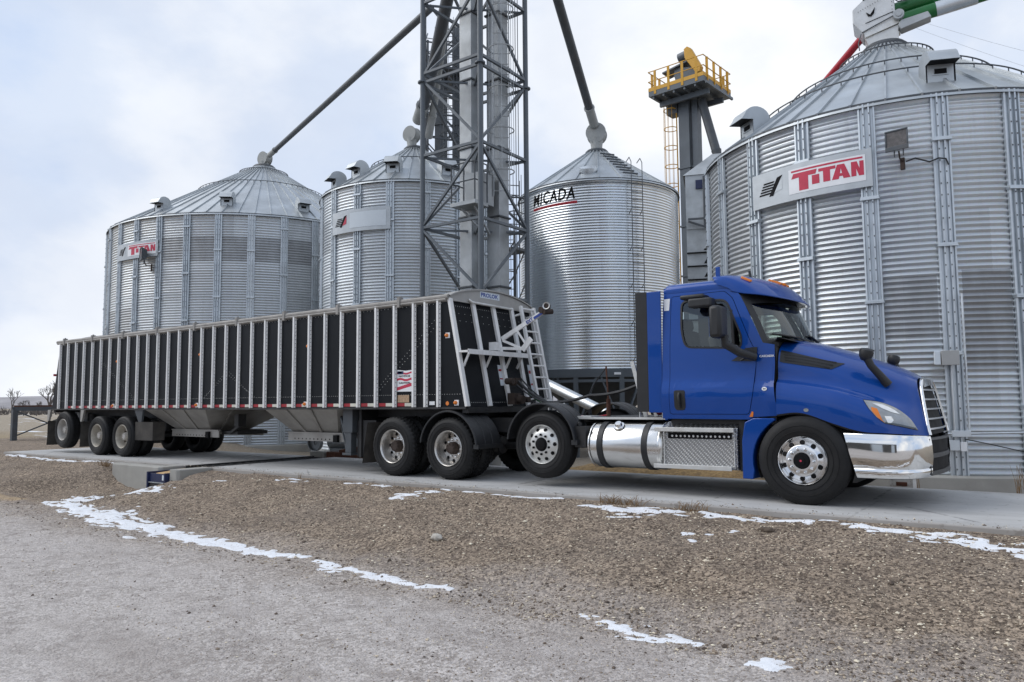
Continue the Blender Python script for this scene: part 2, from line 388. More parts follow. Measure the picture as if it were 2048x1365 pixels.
def wmix(f, a, b, bt='MIX'):
    n = wn('ShaderNodeMix', data_type='RGBA', blend_type=bt)
    for x, i in ((f, 0), (a, 6), (b, 7)):
        if hasattr(x, 'is_output'): nt.links.new(x, n.inputs[i])
        else: n.inputs[i].default_value = x
    return n.outputs[2]
SK = 10.6   # cloud radiance in the sky texture's own units
cl = wramp(wnoise(1.9, 9, .52, .15), (.36, tuple(SK*x for x in (.44,.54,.72))), (.49, tuple(SK*x for x in (.555,.62,.735))), (.59, tuple(SK*x for x in (.69,.725,.785))), (.72, tuple(SK*x for x in (.82,.83,.845))))
cover = wramp(wnoise(1.15, 6, .52), (.30, (.0,)*3), (.44, (1,)*3))
grey = wramp(wnoise(3.4, 6, .6), (.35, (.93,.935,.95)), (.65, (1,1,1)))
col = wmix(1., cl, grey, 'MULTIPLY')
blue = wmix(1., sky.outputs[0], (1.0, 1.0, 1.0, 1), 'MULTIPLY')
mixed = wmix(cover, wmix(.8, blue, col), col)
nt.links.new(mixed, bg.inputs[0]); bg.inputs[1].default_value = .108
sun = bpy.data.lights.new('sun', 'SUN'); sun.energy = 1.5; sun.angle = R(50); sun.color = (1, .97, .93)
so = bpy.data.objects.new('sun', sun); COL.objects.link(so)
sd = Vector((math.cos(SUN_EL)*math.cos(SUN_AZ), math.cos(SUN_EL)*math.sin(SUN_AZ), math.sin(SUN_EL)))
so.rotation_euler = sd.to_track_quat('Z', 'Y').to_euler(); so.location = sd*50
# camera
cam = bpy.data.cameras.new('camera'); co = bpy.data.objects.new('camera', cam); COL.objects.link(co); S.camera = co
F_ = 1503.3; pit = math.atan((806.2-682.5)/F_); yaw = R(126.056); roll = R(-.4647)
cp, sp, cy, sy = math.cos(pit), math.sin(pit), math.cos(yaw), math.sin(yaw)
fw = Vector((cy*cp, sy*cp, sp)); r0 = Vector((sy, -cy, 0)); u0 = Vector((-cy*sp, -sy*sp, cp))
rt = r0*math.cos(roll)+u0*math.sin(roll); up = u0*math.cos(roll)-r0*math.sin(roll)
mtx = Matrix((rt, up, -fw)).transposed().to_4x4(); mtx.translation = (0, 0, 1.25); co.matrix_world = mtx
cam.sensor_width = 36; cam.lens = F_/2048*36; cam.clip_end = 5000; cam.clip_start = .05
S.view_settings.view_transform = 'Standard'; S.view_settings.look = 'None'; S.view_settings.exposure = .2; S.view_settings.gamma = 1

# ------------------------------------------------------------------ grain bins
PITCH = .1016
def corrugated(r, z0, z1, n=160, amp=.0155, sub=6):
    b = MB(); L = int((z1-z0)/PITCH*sub); prof = []
    for i in range(L+1):
        z = z0+(z1-z0)*i/L; prof.append((r+amp*math.sin((z-z0)/PITCH*2*PI), z))
    b.lathe(prof, (0,0,0), (0,0,1), n, ref=(1,0,0)); return b
def stiffener_mesh(name, z0, z1, r, joint, w=.275):
    """pressed stiffener column: two flanges and three round ribs, with splice collars"""
    prof = [(-.5,0),(-.5,.05),(-.40,.055),(-.36,.02),(-.25,.02),(-.21,.075),(-.12,.075),(-.09,.02),(.09,.02),(.12,.075),(.21,.075),(.25,.02),(.36,.02),(.40,.055),(.5,.05),(.5,0)]
    pts = [(p[0]*w, p[1]) for p in prof]; b = MB()
    b.grid([[(r+.008+d, y, z) for y, d in pts] for z in (z0, z1)])
    z = z0+joint
    while z < z1-.3:
        b.box(r+.0, r+.115, -w*.56, w*.56, z-.012, z+.012); b.box(r+.0, r+.10, -w*.53, w*.53, z+.016, z+.05); z += 1.83
    n = int((z1-z0)/.2)
    for i in range(n):
        zz = z0+.1+i*.2
        for yy in (-.17*w, .17*w): b.box(r+.08, r+.092, yy-.008, yy+.008, zz-.012, zz+.012, 1)
    return b.mesh(name, [M['galv_post'], M['steel_dk']], 30)
def vent_mesh():
    """gooseneck roof vent: rounded hood turned down over a screened throat; opening faces +x (down the roof)"""
    b = MB(); w = .27; arc = []
    for k in range(13):
        a = R(200-k*15.5); arc.append((.05+.33*math.cos(a), .14+.27*math.sin(a)))
    arc = [(-.24, -.15)]+arc+[(.46, .08)]
    b.grid([[(x, y, z) for x, z in arc] for y in (-w, w)])
    for y in (-w, w): b.sheet([[(x, y, z) for x, z in arc]+[(.16, y, .10), (.16, y, -.30)]])
    b.box(-.2, .15, -w+.03, w-.03, -.3, .12)
    b.box(.153, .165, -.11, .11, -.08, .02, 1); b.box(.15, .17, -.15, .15, -.11, -.095); b.box(.15, .17, -.15, .15, .035, .05)
    b.sheet([[(.16, -w+.01, .105), (.46, -w+.01, .085), (.46, w-.01, .085), (.16, w-.01, .105)]], 1)
    return b.mesh('roof_vent', [M['galv_roof'], M['blk']], 30)
VENT = vent_mesh(); VENT.transform(Matrix.Scale(.9, 4))
def bin_roof(r, ze, rc, za, nrib, rings, z_over=.03):
    b = MB(); ro = r+.07; n = nrib; k = (za-ze)/(r-rc); zr = lambda q: ze+k*(r-q)
    b.lathe([(ro+.02, zr(ro)-.05), (ro, zr(ro)), (rc, za)], (0,0,0), (0,0,1), n*2, ref=(1,0,0))
    for i in range(n):
        a = 2*PI*i/n; c, s = math.cos(a), math.sin(a)
        b.bar((ro*c, ro*s, zr(ro)+.02), (rc*c, rc*s, za+.02), .035, .06)
    return b, zr
def ring_rail(b, rr, z, n=96, m=0, t=.016):
    b.tube([(rr*math.cos(2*PI*i/n), rr*math.sin(2*PI*i/n), z) for i in range(n)], t, 6, m, closed=True)

def grain_bin(label, c, r, zb, ze, za, rc, nst, st0, mat, rails, vents, zfound, cat='grain bin', amp=.0155):
    t = empty('grain_bin', (c[0], c[1], zb)); tag(t, label, cat, 'corrugated steel grain bins')
    H = ze-zb
    b = corrugated(r, 0, H, amp=amp); w = b.build('wall', mat, t, 30, org=(0,0,0), recalc=False)
    e = MB(); e.lathe([(r+.02, H-.06), (r+.06, H-.06), (r+.06, H+.015), (r+.02, H+.015)], (0,0,0), (0,0,1), 160)
    e.build('eave_angle', M['steel_dk'], t, org=(0,0,0))
    rf, zr = bin_roof(r, H+.02, rc, za-zb, nst*2, rails); rf.build('roof', M['galv_roof'], t, 30, org=(0,0,0), recalc=False)
    for q in rails:
        k = MB(); ring_rail(k, q, zr(q)+.13)
        for i in range(nst*2):
            a = 2*PI*i/(nst*2); x, y = q*math.cos(a), q*math.sin(a); k.bar((x, y, zr(q)), (x, y, zr(q)+.13), .02, .02)
        k.build('roof_ring', M['steel_dk'], t, org=(0,0,0))
    cap = MB(); cap.lathe([(rc+.10, za-zb-.08), (rc+.11, za-zb+.02), (rc+.03, za-zb+.10), (rc*.8, za-zb+.11), (rc*.75, za-zb+.05)], (0,0,0), (0,0,1), 40)
    cap.build('roof_collar', M['steel_dk'], t, org=(0,0,0))
    if nst and cat == 'grain bin':
        m1 = stiffener_mesh('stiffener', 0, H-.02, r, 1.1); m2 = stiffener_mesh('stiffener', 0, H-.02, r, 2.0)
        for i in range(nst): link_mesh('stiffener', m1 if i % 2 else m2, t, (0,0,0), R(st0)+2*PI*i/nst)
        f = MB(); f.lathe([(0, .0), (r+.06, .0), (r+.22, -.005), (r+.24, -.03), (r+.24, zfound-zb)], (0,0,0), (0,0,1), 40)
        f.build('foundation', M['conc'], t, 20, org=(0,0,0))
    for a, q in vents:
        o = link_mesh('roof_vent', VENT, t, (q*math.cos(R(a)), q*math.sin(R(a)), zr(q)+.12), R(a))
    return t, zr
def pol(d, a): return (d*math.cos(R(a)), d*math.sin(R(a)))
CA, CB, CC, CD = pol(37, 144.6), pol(27.7, 133.5), pol(30, 119.35), pol(18.4, 98.7)
RA, RB, RC, RD = 6.43, 3.35, 3.15, 3.95
mA = bin_mat('bin sheets far left', 12, 1.117, .40, dull=[(-77, -5, 7.08, 8.06, .62), (-29, -17, .2, 9, .35), (-105,-83,4.3,5.4,.5)])
mB = bin_mat('bin sheets mid left', 7, 1.117, .40, base=(.66,.70,.73), ph=3.3)
mD = bin_mat('bin sheets right', 9, 1.117, .40, base=(.66,.695,.72), dull=[(-86.5, -72.5, 2.28, 3.35, .6), (-67, -56, 1.75, 3.42, .68), (-150,-120,0,9,.35)], ph=7.1)
mC = bin_mat('bin sheets hopper', 6, 1.117, .235, base=(.72,.755,.78), spread=.07, ph=5, metal=.85)
bA, zrA = grain_bin('widest corrugated grain bin, with a floodlight below its eave, far left behind the trailer', CA, RA, -.28, 8.70, 12.50, .42, 33, -39.1, mA, (2.9, 1.1), [(-78, 5.75), (-49.5, 5.55), (-19.5, 5.6), (60, 5.6), (150, 5.6), (240-15, 5.6)], -1.2)
bB, zrB = grain_bin('narrow grain bin between the widest bin and the lattice tower, roof vents along its eave', CB, RB, -.28, 8.58, 10.70, .30, 18, -60, mB, (1.6,), [(-112, 2.95), (-95, 2.55), (-62, 2.6), (-22, 2.6), (60, 2.6), (170, 2.6)], -1.2)
bD, zrD = grain_bin('nearest grain bin, right of the blue truck, with a white auger head on its roof', CD, RD, 0.0, 6.50, 9.08, .38, 22, -70, mD, (2.75, 2.05, .95), [(-129, 3.45), (-66.5, 3.25), (-20, 3.3), (80, 3.3), (150, 3.3)], -1.0)
bC, zrC = grain_bin('shiny smooth-sided hopper bin on steel legs behind the tractor', CC, RC, 2.42, 9.34, 11.32, .36, 12, 0, mC, (), [], 0, 'hopper bin', .010)
bC['category'] = 'grain bin'
# hopper bottom, ring beam and legs of the hopper bin (coordinates from its own base)
b = MB(); b.lathe([(RC-.02, .02), (RC+.04, .02), (RC+.04, -.28), (RC-.02, -.28)], (0,0,0), (0,0,1), 64); b.lathe([(RC-.03, -.36), (RC+.02, -.36), (RC+.02, -.46), (RC-.03, -.46)], (0,0,0), (0,0,1), 64)
b.build('ring_beam', M['steel_gr'], bC, org=(0,0,0))
b = MB(); b.lathe([(RC-.1, 0), (.32, -2.15), (.32, -2.35)], (0,0,0), (0,0,1), 48); b.build('hopper', M['steel_dk'], bC, org=(0,0,0))
lg = MB(); lg.box(RC-.10, RC+.02, -.085, .085, -3.15, -.28)
lg.sheet([[(RC+.03,-.15,-1.95),(RC+.03,.15,-1.95),(RC+.03,.10,-2.3),(RC+.03,-.10,-2.3)]])
leg_me = lg.mesh('leg', M['steel_gr'], 30)
br = MB()
for s in (-1, 1):
    a = R(13.5)*s; br.bar(((RC-.04)*math.cos(a), (RC-.04)*math.sin(a), -.28), (RC-.02, .05*s, -2.0), .1, .06)
br_me = br.mesh('brace', M['steel_gr'], 30)
for i in range(12):
    link_mesh('leg', leg_me, bC, rz=R(-77+30*i)); link_mesh('brace', br_me, bC, rz=R(-77+30*i))
b = MB(); b.lathe([(RC-.2, -2.55), (RC+.05, -2.55), (RC+.05, -2.62), (RC-.2, -2.62)], (0,0,0), (0,0,1), 48); b.build('base_ring', M['steel_gr'], bC, org=(0,0,0))
b = MB(); b.box(-.12, .12, -.01, .01, -.2, -.12); o = b.build('name_plate', M['white'], bC, org=(0,0,0)); a = R(-50); o.location = ((RC+.06)*math.cos(a), (RC+.06)*math.sin(a), 0); o.rotation_euler = (0,0,a+PI/2)
# ladder up the hopper bin wall and over the roof
b = MB(); a0 = R(-35.4)
def wallpt(r, da, z): return (r*math.cos(a0+da/r), r*math.sin(a0+da/r), z)
for s in (-.22, .22):
    z = .3
    while z < 6.6:
        z1 = min(z+1.35, 7.0); b.tube([wallpt(RC+.06, s-.05, z-.1), wallpt(RC+.19, s, z+.08), wallpt(RC+.19, s, z1)], .016, 6); z += 1.35
    b.tube([wallpt(RC+.19, s, 6.9), wallpt(RC+.19, s, 7.5), wallpt(RC+.05, s, 7.7), wallpt(RC-.2, s, 7.6)], .016, 6)
for k in range(24):
    z = .3+k*.29; b.tube([wallpt(RC+.19, -.22, z), wallpt(RC+.19, .22, z)], .012, 6)
for k in range(8):
    q = RC-.3-k*.27; z = zrC(q)+.08; ca = math.cos(a0); sa = math.sin(a0)
    b.bar((q*ca-.3*sa, q*sa+.3*ca, z), (q*ca+.3*sa, q*sa-.3*ca, z), .05, .05)
b.build('ladder', M['steel_dk'], bC, org=(0,0,0))
b = MB(); a = R(-68); q = 2.5
b.lathe([(0, .14), (.32, .12), (.34, .0), (.34, -.15)], (q*math.cos(a), q*math.sin(a), zrC(q)+.04), (math.cos(a)*.45, math.sin(a)*.45, .9), 20); b.build('hatch', M['galv'], bC, org=(0,0,0))

# lettering bent round a bin
def on_bin(c, r, a0, a1, z0, z1):
    """maps the unit square to the cylinder; u runs from angle a0 to a1"""
    return lambda u, v, d=0: (c[0]+(r+d)*math.cos(R(a0+(a1-a0)*u)), c[1]+(r+d)*math.sin(R(a0+(a1-a0)*u)), z0+(z1-z0)*v)
def bent(mb, f, u0, u1, v0, v1, d=0, m=0, n=10):
    mb.grid([[f(u0+(u1-u0)*i/n, v, d) for v in (v0, v1)] for i in range(n+1)], m)
def poly_on(mb, f, loops, d, m):
    tri = tessellate_polygon([[Vector((x, y, 0)) for x, y in l] for l in loops]); P = [q for l in loops for q in l]
    bm = bmesh.new(); V = [bm.verts.new((x, y, 0)) for x, y in P]
    for t in tri:
        try: bm.faces.new([V[i] for i in t])
        except ValueError: pass
    u0 = min(q[0] for q in P); u1 = max(q[0] for q in P)
    for i in range(1, 24):
        u = i/24
        if u0 < u < u1: bmesh.ops.bisect_plane(bm, geom=bm.verts[:]+bm.edges[:]+bm.faces[:], plane_co=(u, 0, 0), plane_no=(1, 0, 0))
    bm.verts.index_update(); mb.add([f(v.co.x, v.co.y, d) for v in bm.verts], [tuple(v.index for v in fc.verts) for fc in bm.faces], m); bm.free()
def text_on(mb, f, s, u0, u1, v0, v1, d, m, bold=.02, skew=0):
    v, fc = text2d(s, 1, bold, 3, 1.06); mb.add([f(u0+(u1-u0)*(x+skew*(y-.5)), v0+(v1-v0)*y, d) for x, y in v], fc, m)
mi = MB(); H_ = 9.34-2.42; L_ = int(H_/PITCH*6)
def on_corr(a, z, d=.004):
    i = z/H_*L_; i0 = int(i); pr = [RC+.010*math.sin(H_*k/L_/PITCH*2*PI) for k in (i0, i0+1)]; r = pr[0]+(pr[1]-pr[0])*(i-i0)+d
    return (r*math.cos(a), r*math.sin(a), z)
def paint_on(mb, P, F, m):
    """paint a flat shape (angle, height) onto the corrugated wall, cut finely enough to follow it"""
    bm = bmesh.new(); V = [bm.verts.new((a*RC, z, 0)) for a, z in P]
    for t in F:
        try: bm.faces.new([V[i] for i in t])
        except ValueError: pass
    lo = min(z for a, z in P); hi = max(z for a, z in P)
    for k in range(int(lo/H_*L_)+1, int(hi/H_*L_)+1): bmesh.ops.bisect_plane(bm, geom=bm.verts[:]+bm.edges[:]+bm.faces[:], plane_co=(0, k*H_/L_, 0), plane_no=(0, 1, 0))
    bmesh.ops.triangulate(bm, faces=bm.faces[:])
    bm.verts.index_update(); mb.add([on_corr(v.co.x/RC, v.co.y) for v in bm.verts], [tuple(v.index for v in f.verts) for f in bm.faces], m); bm.free()
v, fc = text2d('MICADA', 1, .028, 3, 1.12)
paint_on(mi, [(R(-110.3+35.2*(x+.03*(y-.5))), 6.22+.46*y+.01*x) for x, y in v], fc, 0)
for k in range(24):
    a0_, a1_ = R(-110.8+36.6*k/24), R(-110.8+36.6*(k+1)/24); paint_on(mi, [(a0_, 6.055), (a1_, 6.055), (a1_, 6.155), (a0_, 6.155)], [(0,1,2,3)], 1)
mi.build('lettering', [M['blk'], M['red']], bC, 0, org=(0,0,0), recalc=False)

def bolt_sign(label, c, r, a0, a1, z0, z1, w0, w1, word, logo_red, cb):
    t = MB(); f = on_bin(c, r+.125, a0, a1, z0, z1)
    for d, fl in ((0, 0), (-.012, 0)): bent(t, f, 0, 1, 0, 1, d)
    for v in (0, 1): t.grid([[f(i/10, v, d) for d in (0, -.012)] for i in range(11)])
    for u in (0, 1): t.grid([[f(u, v, d) for v in (0, 1)] for d in (0, -.012)])
    s = t.build('bin_sign', M['sign_plate'], None, 30, org=(c[0], c[1], 0), recalc=False); tag(s, label, 'sign', 'signs bolted to the grain bins')
    p = MB(); bent(p, f, w0, w1, .17, .86, .004); pn = p.build('panel', M['white'] if word else M['panel'], s, 0, recalc=False)
    if word:
        k = MB(); ww = w1-w0; x = lambda q: w0+ww*q; y = lambda q: .17+.69*q; G = lambda L: [(x(a), y(b_)) for a, b_ in L]
        poly_on(k, f, [G([(.04,.86),(.97,.86),(.97,.93),(.04,.93)])], .007, 0)
        poly_on(k, f, [G([(.04,.60),(.07,.80),(.40,.80),(.38,.62),(.28,.62),(.28,.08),(.15,.08),(.15,.62)])], .007, 0)
        poly_on(k, f, [G([(.33,.22),(.43,.22),(.43,.58),(.33,.58)])], .007, 0)
        poly_on(k, f, [G([(.42,.66),(.42,.78),(.64,.78),(.64,.66),(.57,.66),(.57,.22),(.48,.22),(.48,.66)])], .007, 0)
        poly_on(k, f, [G([(.59,.22),(.66,.78),(.75,.78),(.82,.22),(.735,.22),(.725,.32),(.685,.32),(.675,.22)]), G([(.692,.43),(.718,.43),(.705,.62)])], .007, 0)
        poly_on(k, f, [G([(.83,.22),(.83,.78),(.90,.78),(.93,.50),(.93,.78),(.98,.78),(.98,.22),(.92,.22),(.89,.50),(.89,.22)])], .007, 0)
        k.build('lettering', M['signred'], s, 0, recalc=False)
    g = MB(); X0, X1 = .07, w0-.06; X = lambda q: X0+(X1-X0)*q
    for i in range(5):
        v = .34+.075*i; q = .02+.05*i; poly_on(g, f, [[(X(q), v), (X(.60+q*.2), v), (X(.66+q*.2), v+.045), (X(q+.02), v+.045)]], .004, 0)
    poly_on(g, f, [[(X(.45), .27), (X(.62), .27), (X(1.02), .80), (X(.80), .76)]], .005, 0)
    poly_on(g, f, [[(X(.66), .34), (X(1.0), .40), (X(1.0), .76)]], .004, 1 if logo_red else 2)
    g.build('emblem', [M['blk'], M['signred'], M['sign_plate']], s, 0, recalc=False)
    return s
M['sign_plate'] = pm('dull sign plate', (.46,.49,.51), .5, .35, .08, 4)
M['panel'] = pm('faded blank panel', (.62,.67,.71), .5, 0, .03)
M['signred'] = pm('sign red', (.52,.03,.07), .5, 0, .1, 6)
bolt_sign('red and white TITAN sign on the nearest grain bin at right', CD, RD, -118.2, -85.4, 4.98, 5.66, .365, .955, True, False, None)
bolt_sign('small red and white TITAN sign above a floodlight on the widest bin at left', CA, RA, -93.6, -71.6, 7.06, 7.72, .33, .97, True, False, None)
bolt_sign('sign with a blank pale panel and a black and red emblem on the narrow bin', CB, RB, -98.8, -59.4, 6.92, 7.66, .37, .94, False, True, None)

M['bracket'] = pm('dark rusted bracket', (.05,.035,.028), .8, .1, .3, 9)
def floodlight(label, c, r, a, z, size, tilt):
    t = empty('floodlight', (c[0]+(r+.03)*math.cos(R(a)), c[1]+(r+.03)*math.sin(R(a)), z-.45*size)); tag(t, label, 'floodlight', 'floodlights on the grain bins')
    t.rotation_euler = (0, 0, R(a)+PI/2+tilt)                       # local -y points away from the bin
    k = size; org = (0,0,0)
    b = MB(); b.bar((0, -.04, -.12*k), (0, -.04, .22*k), .11*k, .05); b.tube([(0,-.05,.12*k),(0,-.30*k,.16*k),(0,-.36*k,.36*k)], .022*k, 8); b.build('bracket', M['bracket'], t, org=org)
    b = MB(); y0, y1 = -.50*k, -.28*k; b.add([(-.29*k,y0,.36*k),(.29*k,y0,.36*k),(.29*k,y0,.92*k),(-.29*k,y0,.92*k),(-.2*k,y1,.44*k),(.2*k,y1,.44*k),(.2*k,y1,.84*k),(-.2*k,y1,.84*k)],
          [(4,5,6,7),(0,4,7,3),(1,2,6,5),(0,1,5,4),(3,7,6,2)])
    b.box(-.31*k,.31*k,y0-.03*k,y0,.34*k,.48*k); b.box(-.31*k,.31*k,y0-.03*k,y0,.90*k,.95*k); b.box(-.31*k,-.265*k,y0-.03*k,y0,.48*k,.90*k); b.box(.265*k,.31*k,y0-.03*k,y0,.48*k,.90*k)
    for s in (-1, 1): b.bar((s*.12*k, -.36*k, .2*k), (s*.12*k, -.36*k, .40*k), .03*k, .03*k)
    b.build('housing', M['steel_dk'], t, org=org, bevel=.01)
    b = MB(); b.box(-.265*k, .265*k, y0-.004, y0+.012, .48*k, .90*k); b.build('lens', M['lens'], t, org=org)
    return t
M['lens'] = pm('grimy floodlight glass', (.11,.10,.095), .25, .0, .3, 14)
floodlight('large floodlight in a square black housing right of the sign on the nearest bin', CD, RD, -78.5, 5.55, .60, R(-20))
floodlight('small floodlight on a bent bracket under the sign on the widest bin', CA, RA, -74.3, 6.95, .85, R(-35))
# conduit from the near floodlight and wiring boxes on the nearest bin
b = MB(); fD = lambda a, z, d=.12: (CD[0]+(RD+d)*math.cos(R(a)), CD[1]+(RD+d)*math.sin(R(a)), z)
b.tube([fD(-78, 5.33), fD(-76, 5.37), fD(-73, 5.28), fD(-71, 5.33), fD(-69.5, 5.31), fD(-69, 5.2)], .014, 6); tag(b.build('light_cable', M['plastic']), 'thin black cable looping from the large floodlight to a stiffener', 'cable')
def wall_box(name, label, a, z, w, h_, d, mat, grp):
    o = MB(); o.box(-w/2, w/2, -d, 0, -h_/2, h_/2); o.box(-w/2-.01, w/2+.01, -d-.015, -d, -h_/2-.01, h_/2+.01)
    e = o.build(name, mat, None, bevel=.006); e.location = fD(a, z, .13); e.rotation_euler = (0,0,R(a)+PI/2); tag(e, label, 'electrical box', grp); return e
wall_box('electrical_box', 'large grey electrical box high on the nearest bin, right of the hood', -71.4, 1.93, .24, .22, .14, M['boxgrey'], 'electrical boxes on the nearest bin')
wall_box('electrical_box', 'slim pale box against the side of the large grey electrical box', -73.9, 1.93, .07, .20, .12, M['panel'], 'electrical boxes on the nearest bin')
wall_box('wiring_trough', 'long grey wiring trough across a stiffener right of the bumper', -70.0, .69, .26, .085, .12, M['galv_post'], 'electrical boxes on the nearest bin')
wall_box('electrical_box', 'small blue-grey switch box below the wiring trough', -71.4, .50, .13, .15, .1, M['galv_post'], 'electrical boxes on the nearest bin')
wall_box('outlet_box', 'small white outlet box below the wiring trough', -69.6, .48, .075, .13, .09, M['white'], 'electrical boxes on the nearest bin')
b = MB()
b.tube([fD(-69.6, .69, .2), fD(-60, .70, .16), fD(-50, .71, .16), fD(-40, .71, .16)], .02, 8); b.tube([fD(-75.5, .68, .16), fD(-71, .69, .19)], .02, 8)
tag(b.build('conduit', M['galv']), 'galvanised conduit running level along the foot of the nearest bin', 'conduit', 'conduits on the nearest bin')
for i, (a, z0, z1, lab) in enumerate(((-67.9, .74, 3.0, 'upright conduit right of the large grey electrical box'), (-70.9, .73, 1.85, 'short upright conduit below the large grey electrical box'))):
    b = MB(); b.tube([fD(a, z0, .14), fD(a, z1, .14)], .018, 8); tag(b.build('conduit', M['galv']), lab, 'conduit', 'conduits on the nearest bin')
b = MB(); b.tube([fD(-69, .60, .16), fD(-64, .52, .15), fD(-57, .40, .14), fD(-48, .30, .14)], .008, 6); tag(b.build('loose_cable', M['plastic']), 'black cable sagging across the lower sheets of the nearest bin', 'cable')

# ------------------------------------------------------------------ towers and spouts
def cage(b, cx, cy, z0, z1, r, face, n=7, step=.9, t=.012, m=0):
    """ladder with safety hoops; face = direction the hoops bulge"""
    f = R(face); u = (math.cos(f), math.sin(f)); w = (-u[1], u[0])
    for s in (-.22, .22): b.tube([(cx+w[0]*s, cy+w[1]*s, z0), (cx+w[0]*s, cy+w[1]*s, z1)], t*1.6, 6, m)
    k = int((z1-z0)/.3)
    for i in range(k): 
        z = z0+.15+i*.3; b.tube([(cx-w[0]*.22, cy-w[1]*.22, z), (cx+w[0]*.22, cy+w[1]*.22, z)], t, 5, m)
    hp = lambda a, z: (cx+u[0]*(r*.75+r*math.sin(a))+w[0]*r*math.cos(a), cy+u[1]*(r*.75+r*math.sin(a))+w[1]*r*math.cos(a), z)
    z = z0+.6
    while z < z1+.01:
        b.tube([(cx+w[0]*.22, cy+w[1]*.22, z)]+[hp(R(-20+220*j/12), z) for j in range(13)]+[(cx-w[0]*.22, cy-w[1]*.22, z)], t*1.5, 5, m); z += step
    for j in range(n): a = R(-10+200*j/(n-1)); b.tube([hp(a, z0+.6), hp(a, z1)], t*.8, 4, m)

TX0, TX1, TY0, TY1 = -13.83, -11.80, 14.89, 16.96
TZ = [-.7, 1.9, 4.06, 6.02, 8.03, 10.23, 12.4, 14.6]
t = empty('lattice_tower', (TX0, TY0, -.3)); tag(t, 'tall square lattice tower of dark grey steel rising behind the trailer front', 'steel tower')
for x, y in ((TX0,TY0),(TX1,TY0),(TX1,TY1),(TX0,TY1)):
    b = MB(); b.tube([(x,y,-.8),(x,y,14.6)], .072, 12)
    for z in (10.12, 5.9-.02): b.cyl((x,y,z-.02),(x,y,z+.02), .14, n=12) if z > 10 else None
    b.box(x-.2,x+.2,y-.2,y+.2,-.8,-.55); b.build('leg', M['steel_gr'], t)
cs = [(TX0,TY0),(TX1,TY0),(TX1,TY1),(TX0,TY1)]
for i in range(4):
    A, B_ = cs[i], cs[(i+1) % 4]
    # node corner (odd rings touch F and its opposite corner)
    for k, z in enumerate(TZ[1:7], 1):
        for q in ((-.13, .13) if k == 5 else (0,)):
            b = MB(); b.bar((*A, z+q), (*B_, z+q), .07, .07); b.build('horizontal_brace', M['steel_gr'], t)
    b = MB(); hub = A if A in (cs[1], cs[3]) else B_; oth = B_ if hub is A else A
    for k in range(len(TZ)-1):
        z0, z1 = TZ[k], TZ[k+1]
        if k % 2 == 0: b.bar((*hub, z0+.04), (*oth, z1-.04), .065, .065)      # 6.02/10.23/1.9 nodes on the outer corners
        else: b.bar((*oth, z0+.04), (*hub, z1-.04), .065, .065)
    b.build('diagonal_brace', M['steel_gr'], t)

for k, z in enumerate(TZ[1:7], 1):
    b = MB(); b.bar((TX0, TY0, z-.05), (TX1, TY1, z-.05), .05, .05); b.build('cross_brace', M['steel_gr'], t)
    b = MB(); b.bar((TX1, TY0, z-.11), (TX0, TY1, z-.11), .05, .05); b.build('cross_brace', M['steel_gr'], t)
# bucket elevator standing inside the tower: two rectangular trunks, service platform, ladder
def trunk(b, x, y, z0, z1, w, d, rot, m=0, fl=2.4, mf=0):
    c, s = math.cos(R(rot)), math.sin(R(rot)); P = lambda u, v, z: (x+u*c-v*s, y+u*s+v*c, z)
    def bx(w_, d_, a, e, m_):
        b.add([P(-w_/2,-d_/2,a),P(w_/2,-d_/2,a),P(w_/2,d_/2,a),P(-w_/2,d_/2,a),P(-w_/2,-d_/2,e),P(w_/2,-d_/2,e),P(w_/2,d_/2,e),P(-w_/2,d_/2,e)],
              [(0,3,2,1),(4,5,6,7),(0,1,5,4),(1,2,6,5),(2,3,7,6),(3,0,4,7)], m_)
    bx(w, d, z0, z1, m); z = z0+1.3
    while z < z1: bx(w+.09, d+.09, z, z+.05, mf); z += fl
t = empty('bucket_elevator', (-12.9, 15.9, -.3)); tag(t, 'weathered grey twin-trunk bucket elevator standing inside the lattice tower', 'grain elevator')
for x, y in ((-13.02, 15.98), (-12.42, 16.45)):
    b = MB(); trunk(b, x, y, -.8, 14.5, .44, .42, -3, 0, 1.95, 1); b.build('trunk', [M['galv_dull'], M['steel_dk']], t, 0, bevel=.008)
b = MB(); PZ = 6.62
b.box(-13.05, -12.2, 15.15, 15.72, PZ-.1, PZ); b.box(-12.85, -12.3, 15.5, 16.1, PZ, PZ+.85)
b.bar((-12.85, 15.35, PZ-.1), (-12.6, 16.1, PZ-.75), .05, .05); b.bar((-12.4, 15.35, PZ-.1), (-12.45, 16.1, PZ-.75), .05, .05)
b.build('service_platform', M['galv_dull'], t, 0)
b = MB()
for x, y in ((-13.03, 15.17), (-12.6, 15.17), (-12.22, 15.17), (-12.22, 15.7), (-13.03, 15.7)): b.tube([(x, y, PZ), (x, y, PZ+1.05)], .022, 6)
for z in (PZ+.55, PZ+1.05): b.tube([(-13.03, 15.7, z), (-13.03, 15.17, z), (-12.22, 15.17, z), (-12.22, 15.7, z)], .02, 6)
b.build('railing', M['steel_dk'], t)
b = MB(); cage(b, -12.10, 16.2, 6.9, 14.5, .34, -52, 5, 1.15); b.build('caged_ladder', M['galv_dull'], t)
b = MB()
for x, y in ((-12.72, 16.05), (-12.66, 16.1), (-12.0, 16.75), (-11.95, 16.8)): b.tube([(x, y, -.3), (x, y, 14.5)], .012, 5)
b.build('cable_run', M['steel_dk'], t)

